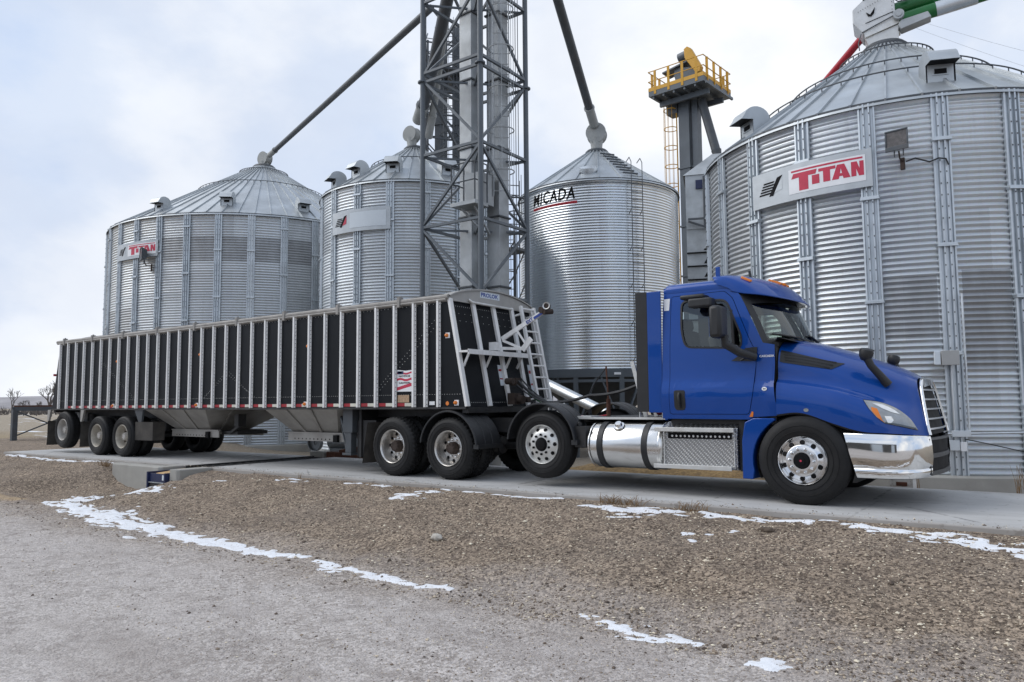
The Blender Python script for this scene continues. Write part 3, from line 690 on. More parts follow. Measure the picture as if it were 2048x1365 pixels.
# stair-ladder stack with landing between the lattice tower and the hopper bin
t = empty('ladder_tower', (-13.5, 18, -.3)); tag(t, 'caged steel ladder with a railed landing left of the shiny hopper bin', 'ladder')
b = MB(); cage(b, -13.62, 17.95, -.3, 6.4, .34, -60, 7, 1.2, .014); b.build('caged_ladder', M['galv_dull'], t)
b = MB(); cage(b, -13.50, 18.1, 5.6, 8.0, .36, -40, 6, 1.1, .015); b.build('safety_hoops', M['steel_dk'], t)
b = MB(); b.box(-13.95, -13.05, 17.6, 18.32, 5.75, 5.83)
for x, y in ((-13.93, 17.62), (-13.5, 17.62), (-13.07, 17.62), (-13.07, 18.3)): b.tube([(x, y, 5.83), (x, y, 6.9)], .02, 6)
for z in (7.35, 6.9): b.tube([(-13.93, 17.62, z), (-13.07, 17.62, z), (-13.07, 18.3, z)], .018, 6)
b.build('landing', M['steel_dk'], t)
b = MB()
for x, y in ((-13.95, 17.65), (-13.1, 17.65), (-13.1, 18.32)): b.tube([(x, y, -.3), (x, y, 5.8)], .045, 8)
for z in range(6): b.bar((-13.95, 17.65, z), (-13.1, 17.65, z+1), .03, .03); b.bar((-13.1, 17.65, z), (-13.1, 18.32, z+1), .03, .03)
b.build('support_frame', M['steel_dk'], t)
t.location.x += .34; t.location.y += .05
# second, farther elevator with its own lattice (left, behind the tower)
t = empty('bucket_elevator', (-17.1, 24.9, -.4)); tag(t, 'farther dark bucket elevator with caged ladder, seen through the left side of the lattice tower', 'grain elevator')
ox, oy = -18.35, 22.75
ox, oy = pol(31, 131.45)
b = MB(); trunk(b, ox, oy, -.4, 17.2, .42, .4, 20, 0, 2.4, 0); b.build('trunk', M['steel_dk'], t, 0)
ox2, oy2 = pol(31, 130.2); b = MB(); trunk(b, ox2, oy2, -.4, 17.2, .34, .3, 20, 0, 2.4, 0); b.build('trunk', M['steel_gr'], t, 0)
b = MB(); q = pol(30.6, 130.85); cage(b, q[0], q[1], 6, 17.2, .36, -50, 7, .95, .014); b.build('caged_ladder', M['steel_dk'], t)
b = MB(); q = [pol(29.8, 132.7), pol(30.2, 129.7), pol(32.6, 129.8), pol(32.5, 132.5)]
for i in range(4): b.tube([(*q[i], -.4), (*q[i], 17.4)], .05, 8)
z = 2.
zz = 0
while z < 17:
    for i in range(4):
        A, B_ = q[i], q[(i+1) % 4]; b.bar((*A, z), (*B_, z), .05, .05); b.bar((*(A if zz % 2 else B_), z), (*(B_ if zz % 2 else A), z+1.7), .045, .045)
    z += 1.0; zz += 1
b.build('lattice_frame', M['steel_dk'], t)
b = MB(); b.prism([(*p_, 15.0) for p_ in q], (0, 0, .08))
for z in (15.6, 16.15): b.tube([(*p_, z) for p_ in q], .02, 5, closed=True)
b.build('platform', M['steel_dk'], t)

# grain spouts
def spout(label, pts, r, joint, end, head, hr, mat=None):
    t = empty('grain_spout', pts[-1]); tag(t, label, 'spout', 'spouts running down to the bins')
    b = MB(); b.tube(pts, r, 14); b.build('pipe', mat or M['steel_dk'], t)
    d = (Vector(pts[-2])-Vector(pts[-1])).normalized(); e = Vector(pts[-1])
    b = MB(); b.cyl(e, e+d*.85, r*1.12, n=14); b.cyl(e+d*.85, e+d*.92, r*1.3, n=14); b.build('sleeve', M['spout'], t)
    if head:
        hx, hy, hz = head; side = Vector((-.38, .92, 0)).normalized() if hr > .35 else Vector((-.1, 1, 0)).normalized()
        b = MB(); c = Vector(head); b.cyl(c-side*hr*.55, c+side*hr*.55, hr, n=24); b.cyl(c-side*hr*.60, c-side*hr*.55, hr*1.08, n=24); b.cyl(c+side*hr*.55, c+side*hr*.60, hr*1.08, n=24)
        b.tube([c+Vector((0,0,-hr*.5)), c+Vector((0,0,-hr*1.5)), c+Vector((0,0,-hr*1.95))], [hr*.72, hr*.6, hr*.75], 16)
        b.build('cushion_head', M['spout'], t)
    return t
M['spout'] = pm('pale grey spout casting', (.33,.34,.33), .6, .1, .15, 2, .05, 30)
def atop(c, z): return (c[0], c[1], z)
spout('long dark pipe slanting from the tower to the top of the widest bin', [(-14.48, 15.95, 13.45-.5), (-29.6, 21.3, 12.98)] , .108, 0, 0, (CA[0]+.05, CA[1], 12.95), .30)
spout('thick dark pipe slanting down from above to the top of the shiny hopper bin', [(-12.62, 18.9, 16.15), (-14.66, 25.9, 12.42)], .165, 0, 0, (CC[0], CC[1], 12.12), .38)
spout('dark pipe dropping inside the lattice tower to the narrow bin', [(-14.3, 16.8, 14.6), (-17.35, 18.95, 12.15), (-18.75, 19.95, 11.75)], .20, 0, 0, (CB[0]-.05, CB[1]-.1, 11.28), .28)
spout('second pale pipe beside the dark pipe at the top of the narrow bin', [(-14.6, 17.2, 15.6), (-17.6, 19.6, 12.2), (-18.55, 20.3, 11.15)], .13, 0, 0, None, 0, M['spout'])

# yellow-railed elevator head tower
t = empty('elevator_tower', (-15.5, 38.0, -.4)); tag(t, 'grey bucket elevator with a yellow-railed platform and yellow drive guard on top', 'grain elevator')
tr = R(-5); tx, ty = -15.55, 37.95
def TP(u, v, z): return (tx+u*math.cos(tr)-v*math.sin(tr), ty+u*math.sin(tr)+v*math.cos(tr), z)
def tbox(b, u0, u1, v0, v1, z0, z1, m=0):
    b.add([TP(u0,v0,z0),TP(u1,v0,z0),TP(u1,v1,z0),TP(u0,v1,z0),TP(u0,v0,z1),TP(u1,v0,z1),TP(u1,v1,z1),TP(u0,v1,z1)],
          [(0,3,2,1),(4,5,6,7),(0,1,5,4),(1,2,6,5),(2,3,7,6),(3,0,4,7)], m)
for u0, u1 in ((-.5, .12), (.22, .55)):
    b = MB(); tbox(b, u0, u1, -.3 if u0 < 0 else -.15, .3, -.4, 17.5)
    for z in (2, 4.9, 7.9, 10.6, 13.8): tbox(b, u0-.05, u1+.05, -.35 if u0 < 0 else -.2, .35, z, z+.09)
    b.build('trunk', M['steel_gr'], t, 0)
px0, px1, py0, py1, pz = -1.56, 1.69, -1.6, 1.6, 17.75
b = MB(); tbox(b, px0, px1, py0, py1, pz, pz+.28)
for k in range(6): u = px0+.2+k*.62; tbox(b, u, u+.1, py0+.05, py1-.05, pz-.14, pz)
tbox(b, -1.3, 1.6, -.9, -.75, pz-.42, pz-.14); tbox(b, -1.3, 1.6, .75, .9, pz-.42, pz-.14)
b.build('platform', M['steel_gr'], t, 0)
b = MB(); zt = pz+.28
for (ua, va), (ub, vb) in (((px0,py0),(px1,py0)), ((px1,py0),(px1,py1)), ((px1,py1),(px0,py1)), ((px0,py1),(px0,py0))):
    n = 4
    for k in range(n):
        f_ = (k+.5)/n; u = ua+(ub-ua)*f_; v = va+(vb-va)*f_; b.bar(TP(u, v, zt-.2), TP(u, v, zt+1.1), .13, .05)
    b.bar(TP(ua, va, zt+.1), TP(ub, vb, zt+.1), .02, .2)
    for z in (zt+.55, zt+1.1): b.tube([TP(ua, va, z), TP(ub, vb, z)], .028, 6)
b.build('railing', M['yellow'], t, 0)
b = MB(); b.prism([TP(-.40, -.30, zt), TP(.55, -.30, zt), TP(.75, -.30, zt+1.15), TP(-.65, -.30, zt+1.55), TP(-.70, -.30, zt+1.1)], Vector(TP(0, .6, 0))-Vector(TP(0, 0, 0)))
b.add([TP(-1.35,-.45,zt+1.35),TP(.5,-.45,zt+1.65),TP(.5,.45,zt+1.65),TP(-1.35,.45,zt+1.35),TP(-1.35,-.45,zt+1.43),TP(.5,-.45,zt+1.73),TP(.5,.45,zt+1.73),TP(-1.35,.45,zt+1.43)],
      [(0,3,2,1),(4,5,6,7),(0,1,5,4),(1,2,6,5),(2,3,7,6),(3,0,4,7)])
b.cyl(TP(-.35,-.3,zt+1.95), TP(.35,-.3,zt+2.05), .27, n=16); tbox(b, -.2, .3, -.2, .3, zt+1.6, zt+1.85); b.build('elevator_head', M['steel_gr'], t, 30)
b = MB(); b.prism([TP(.08, -.62, zt+2.25), TP(.28, -.62, zt+2.35), TP(.48, -.62, zt+2.2), TP(1.08, -.62, zt+1.0), TP(.98, -.62, zt+.72), TP(.72, -.62, zt+.80), TP(.12, -.62, zt+1.75)], Vector(TP(0, .30, 0))-Vector(TP(0, 0, 0)))
b.build('drive_guard', M['yellow'], t, 0, bevel=.03)
b = MB(); tbox(b, .75, 1.25, -.6, 0, zt, zt+.6); b.cyl(TP(1.0, -.6, zt+.5), TP(1.0, .35, zt+.5), .22); b.build('motor', M['blk'], t)
b = MB(); q = TP(-.72, -.1, 0); cage(b, q[0], q[1], 3, 17.5, .40, 200, 7, 1.05, .016); b.build('caged_ladder', M['yellow'], t)
b = MB(); tbox(b, -1.2, -.55, -.35, .35, 17.0, 17.6); b.tube([TP(.75, 0, 17.4), TP(1.55, -.1, 14.4)], .24, 12); b.tube([TP(1.55, -.1, 14.45), TP(1.6, -.1, 14.2), TP(1.6, -.1, 13.0)], [.27, .22, .22], 12); b.build('discharge_pipe', M['steel_dk'], t)
# grain dryer behind, between the elevator and the nearest bin
t = empty('grain_dryer', pol(34, 110.9)+(-.4,)); tag(t, 'tall galvanised grain dryer with black triangular air vents behind the nearest bin', 'grain dryer')
dx, dy = pol(34, 110.7); da = R(20.7)
def DP(u, v, z): return (dx+u*math.cos(da)-v*math.sin(da), dy+u*math.sin(da)+v*math.cos(da), z)
def dbox(b, u0, u1, v0, v1, z0, z1, m=0):
    b.add([DP(u0,v0,z0),DP(u1,v0,z0),DP(u1,v1,z0),DP(u0,v1,z0),DP(u0,v0,z1),DP(u1,v0,z1),DP(u1,v1,z1),DP(u0,v1,z1)],
          [(0,3,2,1),(4,5,6,7),(0,1,5,4),(1,2,6,5),(2,3,7,6),(3,0,4,7)], m)
b = MB(); dbox(b, -1.2, 1.6, 0, 2, -.4, 8.9)
for k in range(13):
    z = .6+k*.6; dbox(b, -1.2, 1.6, -.10, 0, z, z+.05, 1)
    for j in range(4):
        u = -.48+j*.52
        b.prism([DP(u, -.03, z+.14), DP(u+.24, -.03, z+.14), DP(u+.12, -.03, z+.34)], Vector(DP(0, .02, 0))-Vector(DP(0, 0, 0)), 1)
b.build('body', [M['galv_dull'], M['blk']], t, 0)
b = MB(); dbox(b, -1.2, 1.6, -.05, 2, 8.9, 11.35); b.build('upper_bin', M['galv_dull'], t, 0)
b = MB(); dbox(b, -.75, 1.6, -.12, -.06, 10.7, 11.1); b.build('blue_panel', M['navy'], t, 0)
b = MB(); a_ = [DP(-1.3, -.1, 11.35), DP(1.7, -.1, 11.35), DP(1.7, 2.1, 11.35), DP(-1.3, 2.1, 11.35)]; c_ = [DP(.0, .6, 12.45), DP(.9, .6, 12.45), DP(.9, 1.4, 12.45), DP(.0, 1.4, 12.45)]
b.add(a_+c_, [(0,1,5,4),(1,2,6,5),(2,3,7,6),(3,0,4,7),(4,5,6,7)]); b.build('roof', M['galv_dull'], t, 0)
b = MB(); b.tube([DP(-.4, -.3, 8.9), DP(-.4, -.3, 11.2)], .05, 8); b.bar(DP(-1.1, -.3, 9.2), DP(.4, -.3, 8.6), .08, .08); b.bar(DP(-1.1, -.5, 9.25), DP(.6, -.5, 9.25), .08, .08); b.build('support_arm', M['steel_dk'], t)

# auger head discharging on the nearest bin
t = empty('grain_auger', (CD[0], CD[1], 9.4)); tag(t, 'white auger discharge head with green tubes feeding the roof of the nearest bin', 'auger')
v0 = Vector((CD[0], CD[1], 0)); rx = Vector((math.cos(R(8.7)), math.sin(R(8.7)), 0)); dv = Vector((-rx.y, rx.x, 0))
AP = lambda u, z, v=0.: tuple(v0+rx*u+dv*v+Vector((0,0,z)))
b = MB(); ol = [(-.62,10.02),(-.38,10.22),(.22,10.45),(.24,9.62),(.05,9.50),(-.42,9.44),(-.62,9.72)]
b.prism([AP(u, z, -.34) for u, z in ol], dv*.68); b.build('head_box', M['headbox'] if 'headbox' in M else M['white'], t, 0, bevel=.015)
b = MB(); b.prism([AP(u, z, -.345) for u, z in [(-.40,9.44),(.24,9.63),(.33,9.52),(-.38,9.33)]], dv*.69); b.prism([AP(u, z, -.30) for u, z in [(-.38,9.33),(.30,9.50),(.22,8.98),(-.26,8.98)]], dv*.6); b.build('outlet_hood', M['alu'], t, 0)
b = MB(); b.prism([AP(u, z, -.352) for u, z in [(-.40,10.22),(.20,10.45),(.20,10.42),(-.39,10.19)]], dv*.7)
for q in range(14): b.cyl(AP(-.5+q*.05, 9.95+.02*q, -.352), AP(-.5+q*.05, 9.95+.02*q, -.358), .008, n=6)
for q in range(9): b.cyl(AP(.18, 9.68+q*.085, -.352), AP(.18, 9.68+q*.085, -.358), .008, n=6)
b.prism([AP(u, z, -.355) for u, z in [(-.36,9.66),(.20,9.80),(.20,9.79),(-.36,9.65)]], dv*.02)
b.prism([AP(u, z, -.36) for u, z in [(-.34,9.90),(-.26,9.83),(-.16,9.98),(-.18,9.85),(-.24,9.79),(-.30,9.80)]], dv*.02); b.build('trim', M['blk'], t, 0)
b = MB(); b.box(0,0,0,0,0,0) if False else None; b.prism([AP(u, z, -.30) for u, z in [(-.15,10.32),(.22,10.45),(.22,11.2),(-.15,11.1)]], dv*.6); b.build('upper_box', M['white'], t, 0, bevel=.01)
b = MB()
b.tube([AP(.15, 9.66, -.05), AP(1.05, 9.77, -.05)], .155, 16); b.tube([AP(.15, 10.0, .12), AP(1.3, 10.14, .12)], .17, 16)
b.build('green_tube', M['green'], t)
b = MB(); b.tube([AP(1.03, 9.768, -.05), AP(1.80, 9.86, -.05)], .16, 16); b.build('tube_sleeve', M['galv'], t)
b = MB(); b.tube([AP(1.78, 9.858, -.05), AP(5.5, 10.31, -.05)], .15, 16); b.tube([AP(1.2, 10.128, .12), AP(5.2, 10.61, .12)], .165, 16); b.build('green_tube', M['green'], t)
b = MB(); b.prism([AP(u, z, -.42) for u, z in [(.28,9.44),(.34,9.53),(.86,9.60),(.92,9.47),(.34,9.33)]], dv*.3); b.build('chute', M['galv_dull'], t, 0, bevel=.01)
b = MB(); b.cyl(AP(.30, 9.66, -.47), AP(.30, 9.66, -.36), .11, n=20); b.cyl(AP(.30, 9.66, -.49), AP(.30, 9.66, -.47), .06, n=12); b.build('pulley', M['galv_dull'], t)
b = MB(); b.box(*[0]*6) if False else None; b.tube([AP(.2, 10.1, -.36), AP(.3, 9.98, -.38), AP(.55, 9.98, -.36), AP(.75, 10.15, -.3), AP(.9, 10.25, -.2)], .014, 6); b.tube([AP(-.44, 9.45, -.36), AP(-.25, 9.52, -.37), AP(.3, 9.72, -.38)], .014, 6); b.tube([AP(-.46, 9.42, -.36), AP(-.52, 9.2, -.4), AP(-.5, 8.95, -.6)], .012, 6)
b.prism([AP(u, z, -.25) for u, z in [(.36,10.1),(.50,10.14),(.50,10.4),(.36,10.36)]], dv*.1); b.build('drive_cable', M['steel_dk'], t)
b = MB(); b.tube([(-3.12, 18.28, 9.70), (-7.65, 21.1, 7.05)], .085, 14)
tag(b.build('red_auger_tube', M['red']), 'red auger tube slanting down behind the roof of the nearest bin', 'auger')
# overhead lines
for pa, pb, lab in (((-5.25, 44.7, 21.3), (.6, 45.0, 17.3), 'lower of two thin overhead lines beyond the nearest bin roof'), ((-5.0, 44.7, 21.6), (.6, 45.0, 18.2), 'upper of two thin overhead lines beyond the nearest bin roof')):
    pa, pb = Vector(pa), Vector(pb); pb = pb+(pb-pa)*.5; b = MB()
    b.tube([pa+(pb-pa)*k/16+Vector((0,0,-.15*math.sin(PI*k/16))) for k in range(17)], .008, 5)
    tag(b.build('overhead_line', M['galv']), lab, 'wire', 'overhead lines')

# ------------------------------------------------------------------ wheels
def tyre_mesh(name, rad=.515, w=.285, rim=.29, lug=False, mat=None):
    """axis along y; outer sidewall at y = 0"""
    b = MB(); T = rad
    pr = [(rim,.03),(rim+.012,.008),(rim+.035,.0),(rim+.10,-.012),(rim+.16,-.004),(T-.045,.012),(T-.040,.018),(T-.015,.032),(T-.004,.05)]
    k0 = len(pr); gx = [.29,.33,.43,.47,.57,.61,.71,.75] if not lug else [.38,.42,.60,.64]
    y0, y1 = .05, w-.05
    for i, f in enumerate(np.linspace(0, 1, 5 if not lug else 3)):
        pass
    ys_ = [y0]
    ribs = 4
    for r_ in range(ribs):
        a = y0+(y1-y0)*(r_+1)/(ribs+1)
        pr += [(T, a-.007), (T-.013, a-.005), (T-.013, a+.005), (T, a+.007)]
    pr += [(T-.004, w-.05), (T-.015, w-.032), (T-.045, w-.012), (rim+.10, w+.012), (rim+.03, w), (rim, w-.03)]
    last = len(pr)-6
    def mod(i, j):
        if not lug: return -.004 if (j in (k0-1, last) and i % 2) else 0
        if k0-2 <= j <= k0+1 or last-2 <= j <= last+1: return -.016 if i % 3 == 0 else 0
        if k0 <= j < last: return -.010 if (i+j//4) % 3 == 0 else 0
        return 0
    b.lathe(pr, (0,0,0), (0,1,0), 120, mod=mod)
    for rr in (rim+.06, rim+.125): b.lathe([(rr, -.012), (rr+.004, -.017), (rr+.008, -.012)], (0,0,0), (0,1,0), 64)
    return b.mesh(name, mat or M['tyre'], 40)
def rim_mesh(name, kind, mats):
    """mats: metal, dark, hub"""
    b = MB(); A = (0,1,0); O = (0,0,0); n = 72
    if kind == 'front':          # convex, disc near the outer face
        b.lathe([(.292,.04),(.294,.006),(.286,-.004),(.276,.004),(.268,.03),(.252,.042),(.236,.028),(.196,.004),(.188,-.012),(.180,-.016),(.100,-.016),(.098,.03)], O, A, n)
        rh, hy, hr, ty = .217, .014, .027, -.55
        ln, ly = .142, -.016
        b.lathe([(.098,.02),(.096,-.035),(.085,-.05),(.05,-.052),(0,-.052)], O, A, 32, 1); b.lathe([(.045,-.053),(.045,-.062),(.0,-.064)], O, A, 20, 1); b.lathe([(.013,-.0645),(.0,-.066)], O, A, 14, 4)
    elif kind == 'plain':        # flatter disc with dark nuts (pusher axle)
        b.lathe([(.292,.04),(.294,.006),(.286,-.004),(.276,.004),(.268,.03),(.252,.046),(.24,.04),(.205,.012),(.19,.004),(.18,-.002),(.105,-.002),(.1,.03)], O, A, n)
        rh, hy, hr, ty = .222, .026, .026, -.55; ln, ly = .145, -.002
        b.lathe([(.1,.03),(.096,-.02),(.08,-.04),(.04,-.045),(0,-.045)], O, A, 32, 1)
    else:                        # deep dish outer dual
        b.lathe([(.292,.04),(.294,.004),(.286,-.006),(.272,.006),(.266,.03),(.256,.055),(.250,.075),(.246,.16),(.232,.178),(.19,.172),(.172,.165),(.105,.165)], O, A, n)
        rh, hy, hr, ty = .208, .174, .024, 0.; ln, ly = .142, .163
        b.lathe([(.105,.17),(.102,.10),(.088,.075),(.085,.055),(.05,.05),(0,.05)], O, A, 28, 2)
        for i in range(8):
            a = 2*PI*i/8; b.cyl((.066*math.cos(a), .056, .066*math.sin(a)), (.066*math.cos(a), .04, .066*math.sin(a)), .011, n=6, m=2)
    for i in range(10):
        a = 2*PI*(i+.5)/10; c, s = math.cos(a), math.sin(a); P = Vector((rh*c, hy, rh*s)); nrm = Vector((c*-ty*.0+ (.5 if kind != 'dual' else 0)*c*1.0, -1, (.5 if kind != 'dual' else 0)*s)).normalized()
        b.lathe([(hr+.004,-.001),(hr+.002,.004),(hr,.002),(hr-.002,-.012),(0,-.012)], P+nrm*.004, nrm, 16, 1); b.lathe([(hr-.001,.0032),(0,.0032)], P+nrm*.004, nrm, 16, 1)
        c, s = math.cos(a+.31), math.sin(a+.31); Q = Vector((ln*c, ly, ln*s))
        b.lathe([(.021,0),(.021,-.012),(.015,-.03),(.011,-.042),(0,-.045)] if kind == 'front' else [(.018,0),(.018,-.02),(.012,-.026),(0,-.027)], Q, (0,1,0), 10, 3 if kind != 'front' else 0)
    return b.mesh(name, mats, 40)
M['oldwhite'] = pm('grimy off-white wheel paint', (.42,.39,.33), .55, .1, .18, 6, dirt=(.17,.14,.11), da=.6, ds=5)
M['silverw'] = pm('grey wheel paint', (.44,.42,.39), .5, .2, .15, 6, dirt=(.17,.14,.11), da=.5, ds=5)
M['hubgrime'] = pm('greasy hub', (.05,.035,.028), .7, .2, .3, 12)
M['oldalu'] = pm('road-worn aluminium', (.62,.60,.57), .32, .9, .1, 6, dirt=(.3,.26,.22), da=.5, ds=5)
TY_S = tyre_mesh('tyre', .54); TY_D = tyre_mesh('tyre', lug=True); TY_T = tyre_mesh('tyre', .50)
RM_F = rim_mesh('rim', 'front', [M['alu_p'], M['blk'], M['steel_dk'], M['alu_p'], M['signred']])
RM_P = rim_mesh('rim', 'plain', [M['alu'], M['blk'], M['blk'], M['blk']])
RM_D = rim_mesh('rim', 'dual', [M['oldalu'], M['blk'], M['hubgrime'], M['chrome']])
RM_T = rim_mesh('rim', 'dual', [M['silverw'], M['hubgrime'], M['silverw'], M['hubgrime']])
RM_C = rim_mesh('rim', 'dual', [M['oldwhite'], M['hubgrime'], M['silverw'], M['hubgrime']])
def wheel(parent, x, y, z, ty, rm, far=False, inner=None, steer=0, tilt=0):
    """one wheel position; y = outer face. inner: y of the inner dual's outer face"""
    w = empty('wheel', (x, y, z), parent); w.rotation_euler = (tilt, 0, PI if far else 0)
    o = link_mesh('tyre', ty, w); o.rotation_euler = (0, random.uniform(0, 6), 0)
    o = link_mesh('rim', rm, w); o.rotation_euler = (0, random.uniform(0, 6), 0)
    if inner is not None:
        o = link_mesh('inner_tyre', ty, w, (0, abs(inner-y), 0)); o.rotation_euler = (0, random.uniform(0, 6), 0)
    return w

# ------------------------------------------------------------------ grain trailer
YN, YF = 9.46, 11.91; YC = 10.685
TR = empty('grain_trailer', (-15.2, YC, 0)); tag(TR, 'long black grain hopper trailer with bare aluminium side posts, coupled behind the blue truck', 'trailer')
ZB, ZT = 1.19, 3.0
XR_T, XR_B, XF_T, XF_B = -22.42, -22.80, -8.22, -7.84
def trl_mat():
    t = NT('trailer black panel')
    c = t.mix(t.ramp(t.noise(.9, 5, .6, t.scale((1,1,.6))), (.3, 0.), (.7, 1.)), (.005,.006,.008), (.009,.0105,.0135))
    sx = t.new('ShaderNodeSeparateXYZ'); t.l(t.co(), sx.inputs[0])
    low = t.ramp(t.math('MULTIPLY_ADD', t.noise(3, 5, .65, t.scale((2,2,.5))), .5, t.math('MULTIPLY', sx.outputs[2], .8)), (1.15, .5), (1.6, 0.)) if False else None
    c = t.mix(t.math('MULTIPLY', t.ramp(t.noise(2.5, 6, .65, t.scale((1.5,1.5,.35))), (.55, 0.), (.8, 1.)), .12), c, (.04,.04,.04))
    t.set(Base_Color=c, Roughness=t.math('MULTIPLY_ADD', t.noise(2, 4), .2, .36), Specular_IOR_Level=.16); t.bump(t.noise(1.1, 3), .2, .02); return t.m
M['trl'] = trl_mat()
b = MB()
for y, d in ((YN, .03), (YF, -.03)):
    b.prism([(XR_B, y, ZB), (XF_B, y, ZB), (XF_T, y, ZT), (XR_T, y, ZT)], (0, d, 0))
b.build('side_panel', M['trl'], TR, 20)
b = MB(); b.prism([(XF_B, YN+.03, ZB), (XF_T, YN+.03, ZT), (XF_T-.03, YN+.03, ZT), (XF_B-.03, YN+.03, ZB)], (0, YF-YN-.06, 0)); b.build('front_panel', M['trl'], TR, 20)
b = MB(); b.prism([(XR_B, YN+.03, ZB), (XR_T, YN+.03, ZT), (XR_T+.03, YN+.03, ZT), (XR_B+.03, YN+.03, ZB)], (0, YF-YN-.06, 0)); b.build('rear_panel', M['trl'], TR, 20)
# side posts, one mesh each, with a raised hat profile and bolt heads
def post_mesh(w=.078):
    b = MB(); pr = [(-w/2,0),(-w/2,-.012),(-w*.30,-.014),(-w*.26,-.052),(w*.26,-.052),(w*.30,-.014),(w/2,-.012),(w/2,0)]
    b.grid([[(x, y, z) for x, y in pr] for z in (0, ZT-ZB)])
    for k in range(24): b.box(w*.37-.006, w*.37+.006, -.019, -.012, .04+k*.076, .052+k*.076, 1)
    return b.mesh('side_post', [M['alu_post'], M['steel_gr']], 20)
def post_mat():
    t = NT('post aluminium'); 
    c = t.mix(t.ramp(t.noise(6, 5, .6, t.scale((4,4,.5))), (.35, 0.), (.7, 1.)), (.74,.735,.72), (.84,.835,.82))
    c = t.mix(t.math('MULTIPLY', t.ramp(t.noise(5, 6, .7, t.scale((2,2,.8))), (.52, 0.), (.75, 1.)), .32), c, (.48,.45,.40))
    return t.set(Base_Color=c, Metallic=.15, Roughness=.45)
M['alu_post'] = post_mat(); PM_ = post_mesh()
px_ = [-22.34+.4613*i for i in range(30)]+[-8.69, -8.40]
for x in px_:
    link_mesh('side_post', PM_, TR, (x+15.2, YN-.003-YC, ZB))
for x in px_: link_mesh('side_post', PM_, TR, (x+15.2, YF+.003-YC, ZB), PI)
# rivet rows
b = MB()
def rivet(p, n, r=.0075):
    n = Vector(n); u = n.orthogonal().normalized(); w_ = n.cross(u); p = Vector(p)
    b.add([p+u*r, p+w_*r, p-u*r, p-w_*r, p+n*r*.7], [(0,1,4),(1,2,4),(2,3,4),(3,0,4)])
def rrow(x0, z0, x1, z1, sp):
    L = math.hypot(x1-x0, z1-z0); k = int(L/sp)
    for i in range(k+1): rivet((x0+(x1-x0)*i/k, YN-.001, z0+(z1-z0)*i/k), (0,-1,0))
rrow(-22.3, 1.40, -7.95, 1.40, .055); rrow(-22.3, 2.93, -8.35, 2.93, .09)
for d in (0, .09): rrow(-9.95+d, 1.45, -8.45+d*.5, 2.7-d, .075)
for d in (0, .09): rrow(-14.46, 2.0-d, -15.3-d*.6, 1.42, .075); rrow(-14.46, 2.0-d, -13.55+d*.6, 1.42, .075)
for d in (0, .09): rrow(-19.9-d, 2.35, -18.3-d, 1.42, .09)
b.build('rivets', M['alu'], TR, 0)
b = MB(); nf = Vector((ZT-ZB, 0, XF_B-XF_T)).normalized()
def fp(y, f, d=0): return Vector((XF_B+(XF_T-XF_B)*f, y, ZB+(ZT-ZB)*f))+nf*d
for f in (.04, .80, .87, .94):
    for k in range(44): rivet(fp(YN+.08+k*.053, f), nf) if not (f in (.80, .87) and k % 3) else None
b.build('rivets', M['alu'], TR, 0)
# front wall posts, shelf, ladder
for y in (YN+.03, 10.09, 10.66, 11.22):
    b = MB(); b.bar(fp(y, 0, .03), fp(y, 1, .03), .085, .055, up=nf); b.build('front_post', M['alu_post'], TR, 0, bevel=.006)
b = MB()
for k in range(2): y = YN+.1+0*k
q0 = fp(YN+.02, .50, .05); b.box(q0.x, q0.x+.22, YN+.0, 11.15, q0.z-.02, q0.z+.012); b.box(q0.x+.2, q0.x+.222, YN+.0, 11.15, q0.z-.05, q0.z+.03)
for y in (YN+.09, 10.15, 10.72, 11.05): b.bar((q0.x+.16, y, q0.z-.02), (q0.x+.04, y, q0.z-.24), .018, .04)
b.build('front_shelf', M['alu_post'], TR, 0)
L = MB()
for y in (11.30, 11.72): L.bar(fp(y, -.02, .20), fp(y, 1.0, .20), .06, .05, up=nf)
for k in range(9): L.tube([fp(11.30, .03+k*.118, .20), fp(11.72, .03+k*.118, .20)], .018, 8)
for f in (.06, .5, .92):
    for y in (11.30, 11.72): L.bar(fp(y, f, .0), fp(y, f, .20), .05, .03)
L.build('ladder', M['alu_post'], TR, 0)
b = MB(); b.bar(fp(YF-.03, 0, .03), fp(YF-.03, 1, .03), .085, .055, up=nf); b.build('front_post', M['alu_post'], TR, 0)
# bowed end cap over the front wall
b = MB(); arc = [(y, 3.0+.21*(1-((y-YC)/1.235)**2)**.8 if abs(y-YC) < 1.235 else 3.0) for y in np.linspace(YN-.01, YF+.01, 25)]
b.prism([(XF_T+.05, YN-.01, 2.97)]+[(XF_T+.05, y, z+.03) for y, z in arc]+[(XF_T+.05, YF+.01, 2.97)], (-.05, 0, 0))
b.grid([[(XF_T+.075, y, z+.03), (XF_T+.075, y, z+.055), (XF_T-.14, y, z+.055), (XF_T-.14, y, z+.03)] for y, z in arc])
b.build('front_cap', M['capgrey'] if 'capgrey' in M else M['alu'], TR, 30)
b = MB(); v, fc = text2d('PROLOK', 1, .03); b.add([(XF_T+.056, 10.30+.50*x, 3.12+.075*y) for x, y in v], fc)
b.add([(XF_T+.054, 10.27, 3.10), (XF_T+.054, 10.84, 3.10), (XF_T+.054, 10.84, 3.215), (XF_T+.054, 10.27, 3.215)], [(0,1,2,3)], 1)
M['blue_ink'] = pm('blue ink', (.015,.05,.28), .5)
b.build('lettering', [M['blue_ink'], M['panel']], TR, 0, recalc=False)
b = MB(); b.tube([(XF_T+.06, 9.95, 3.03), (XF_T+.10, 10.0, 2.985), (XF_T+.10, 11.15, 2.97)], .022, 8); b.build('tarp_bow', M['alu'], TR)
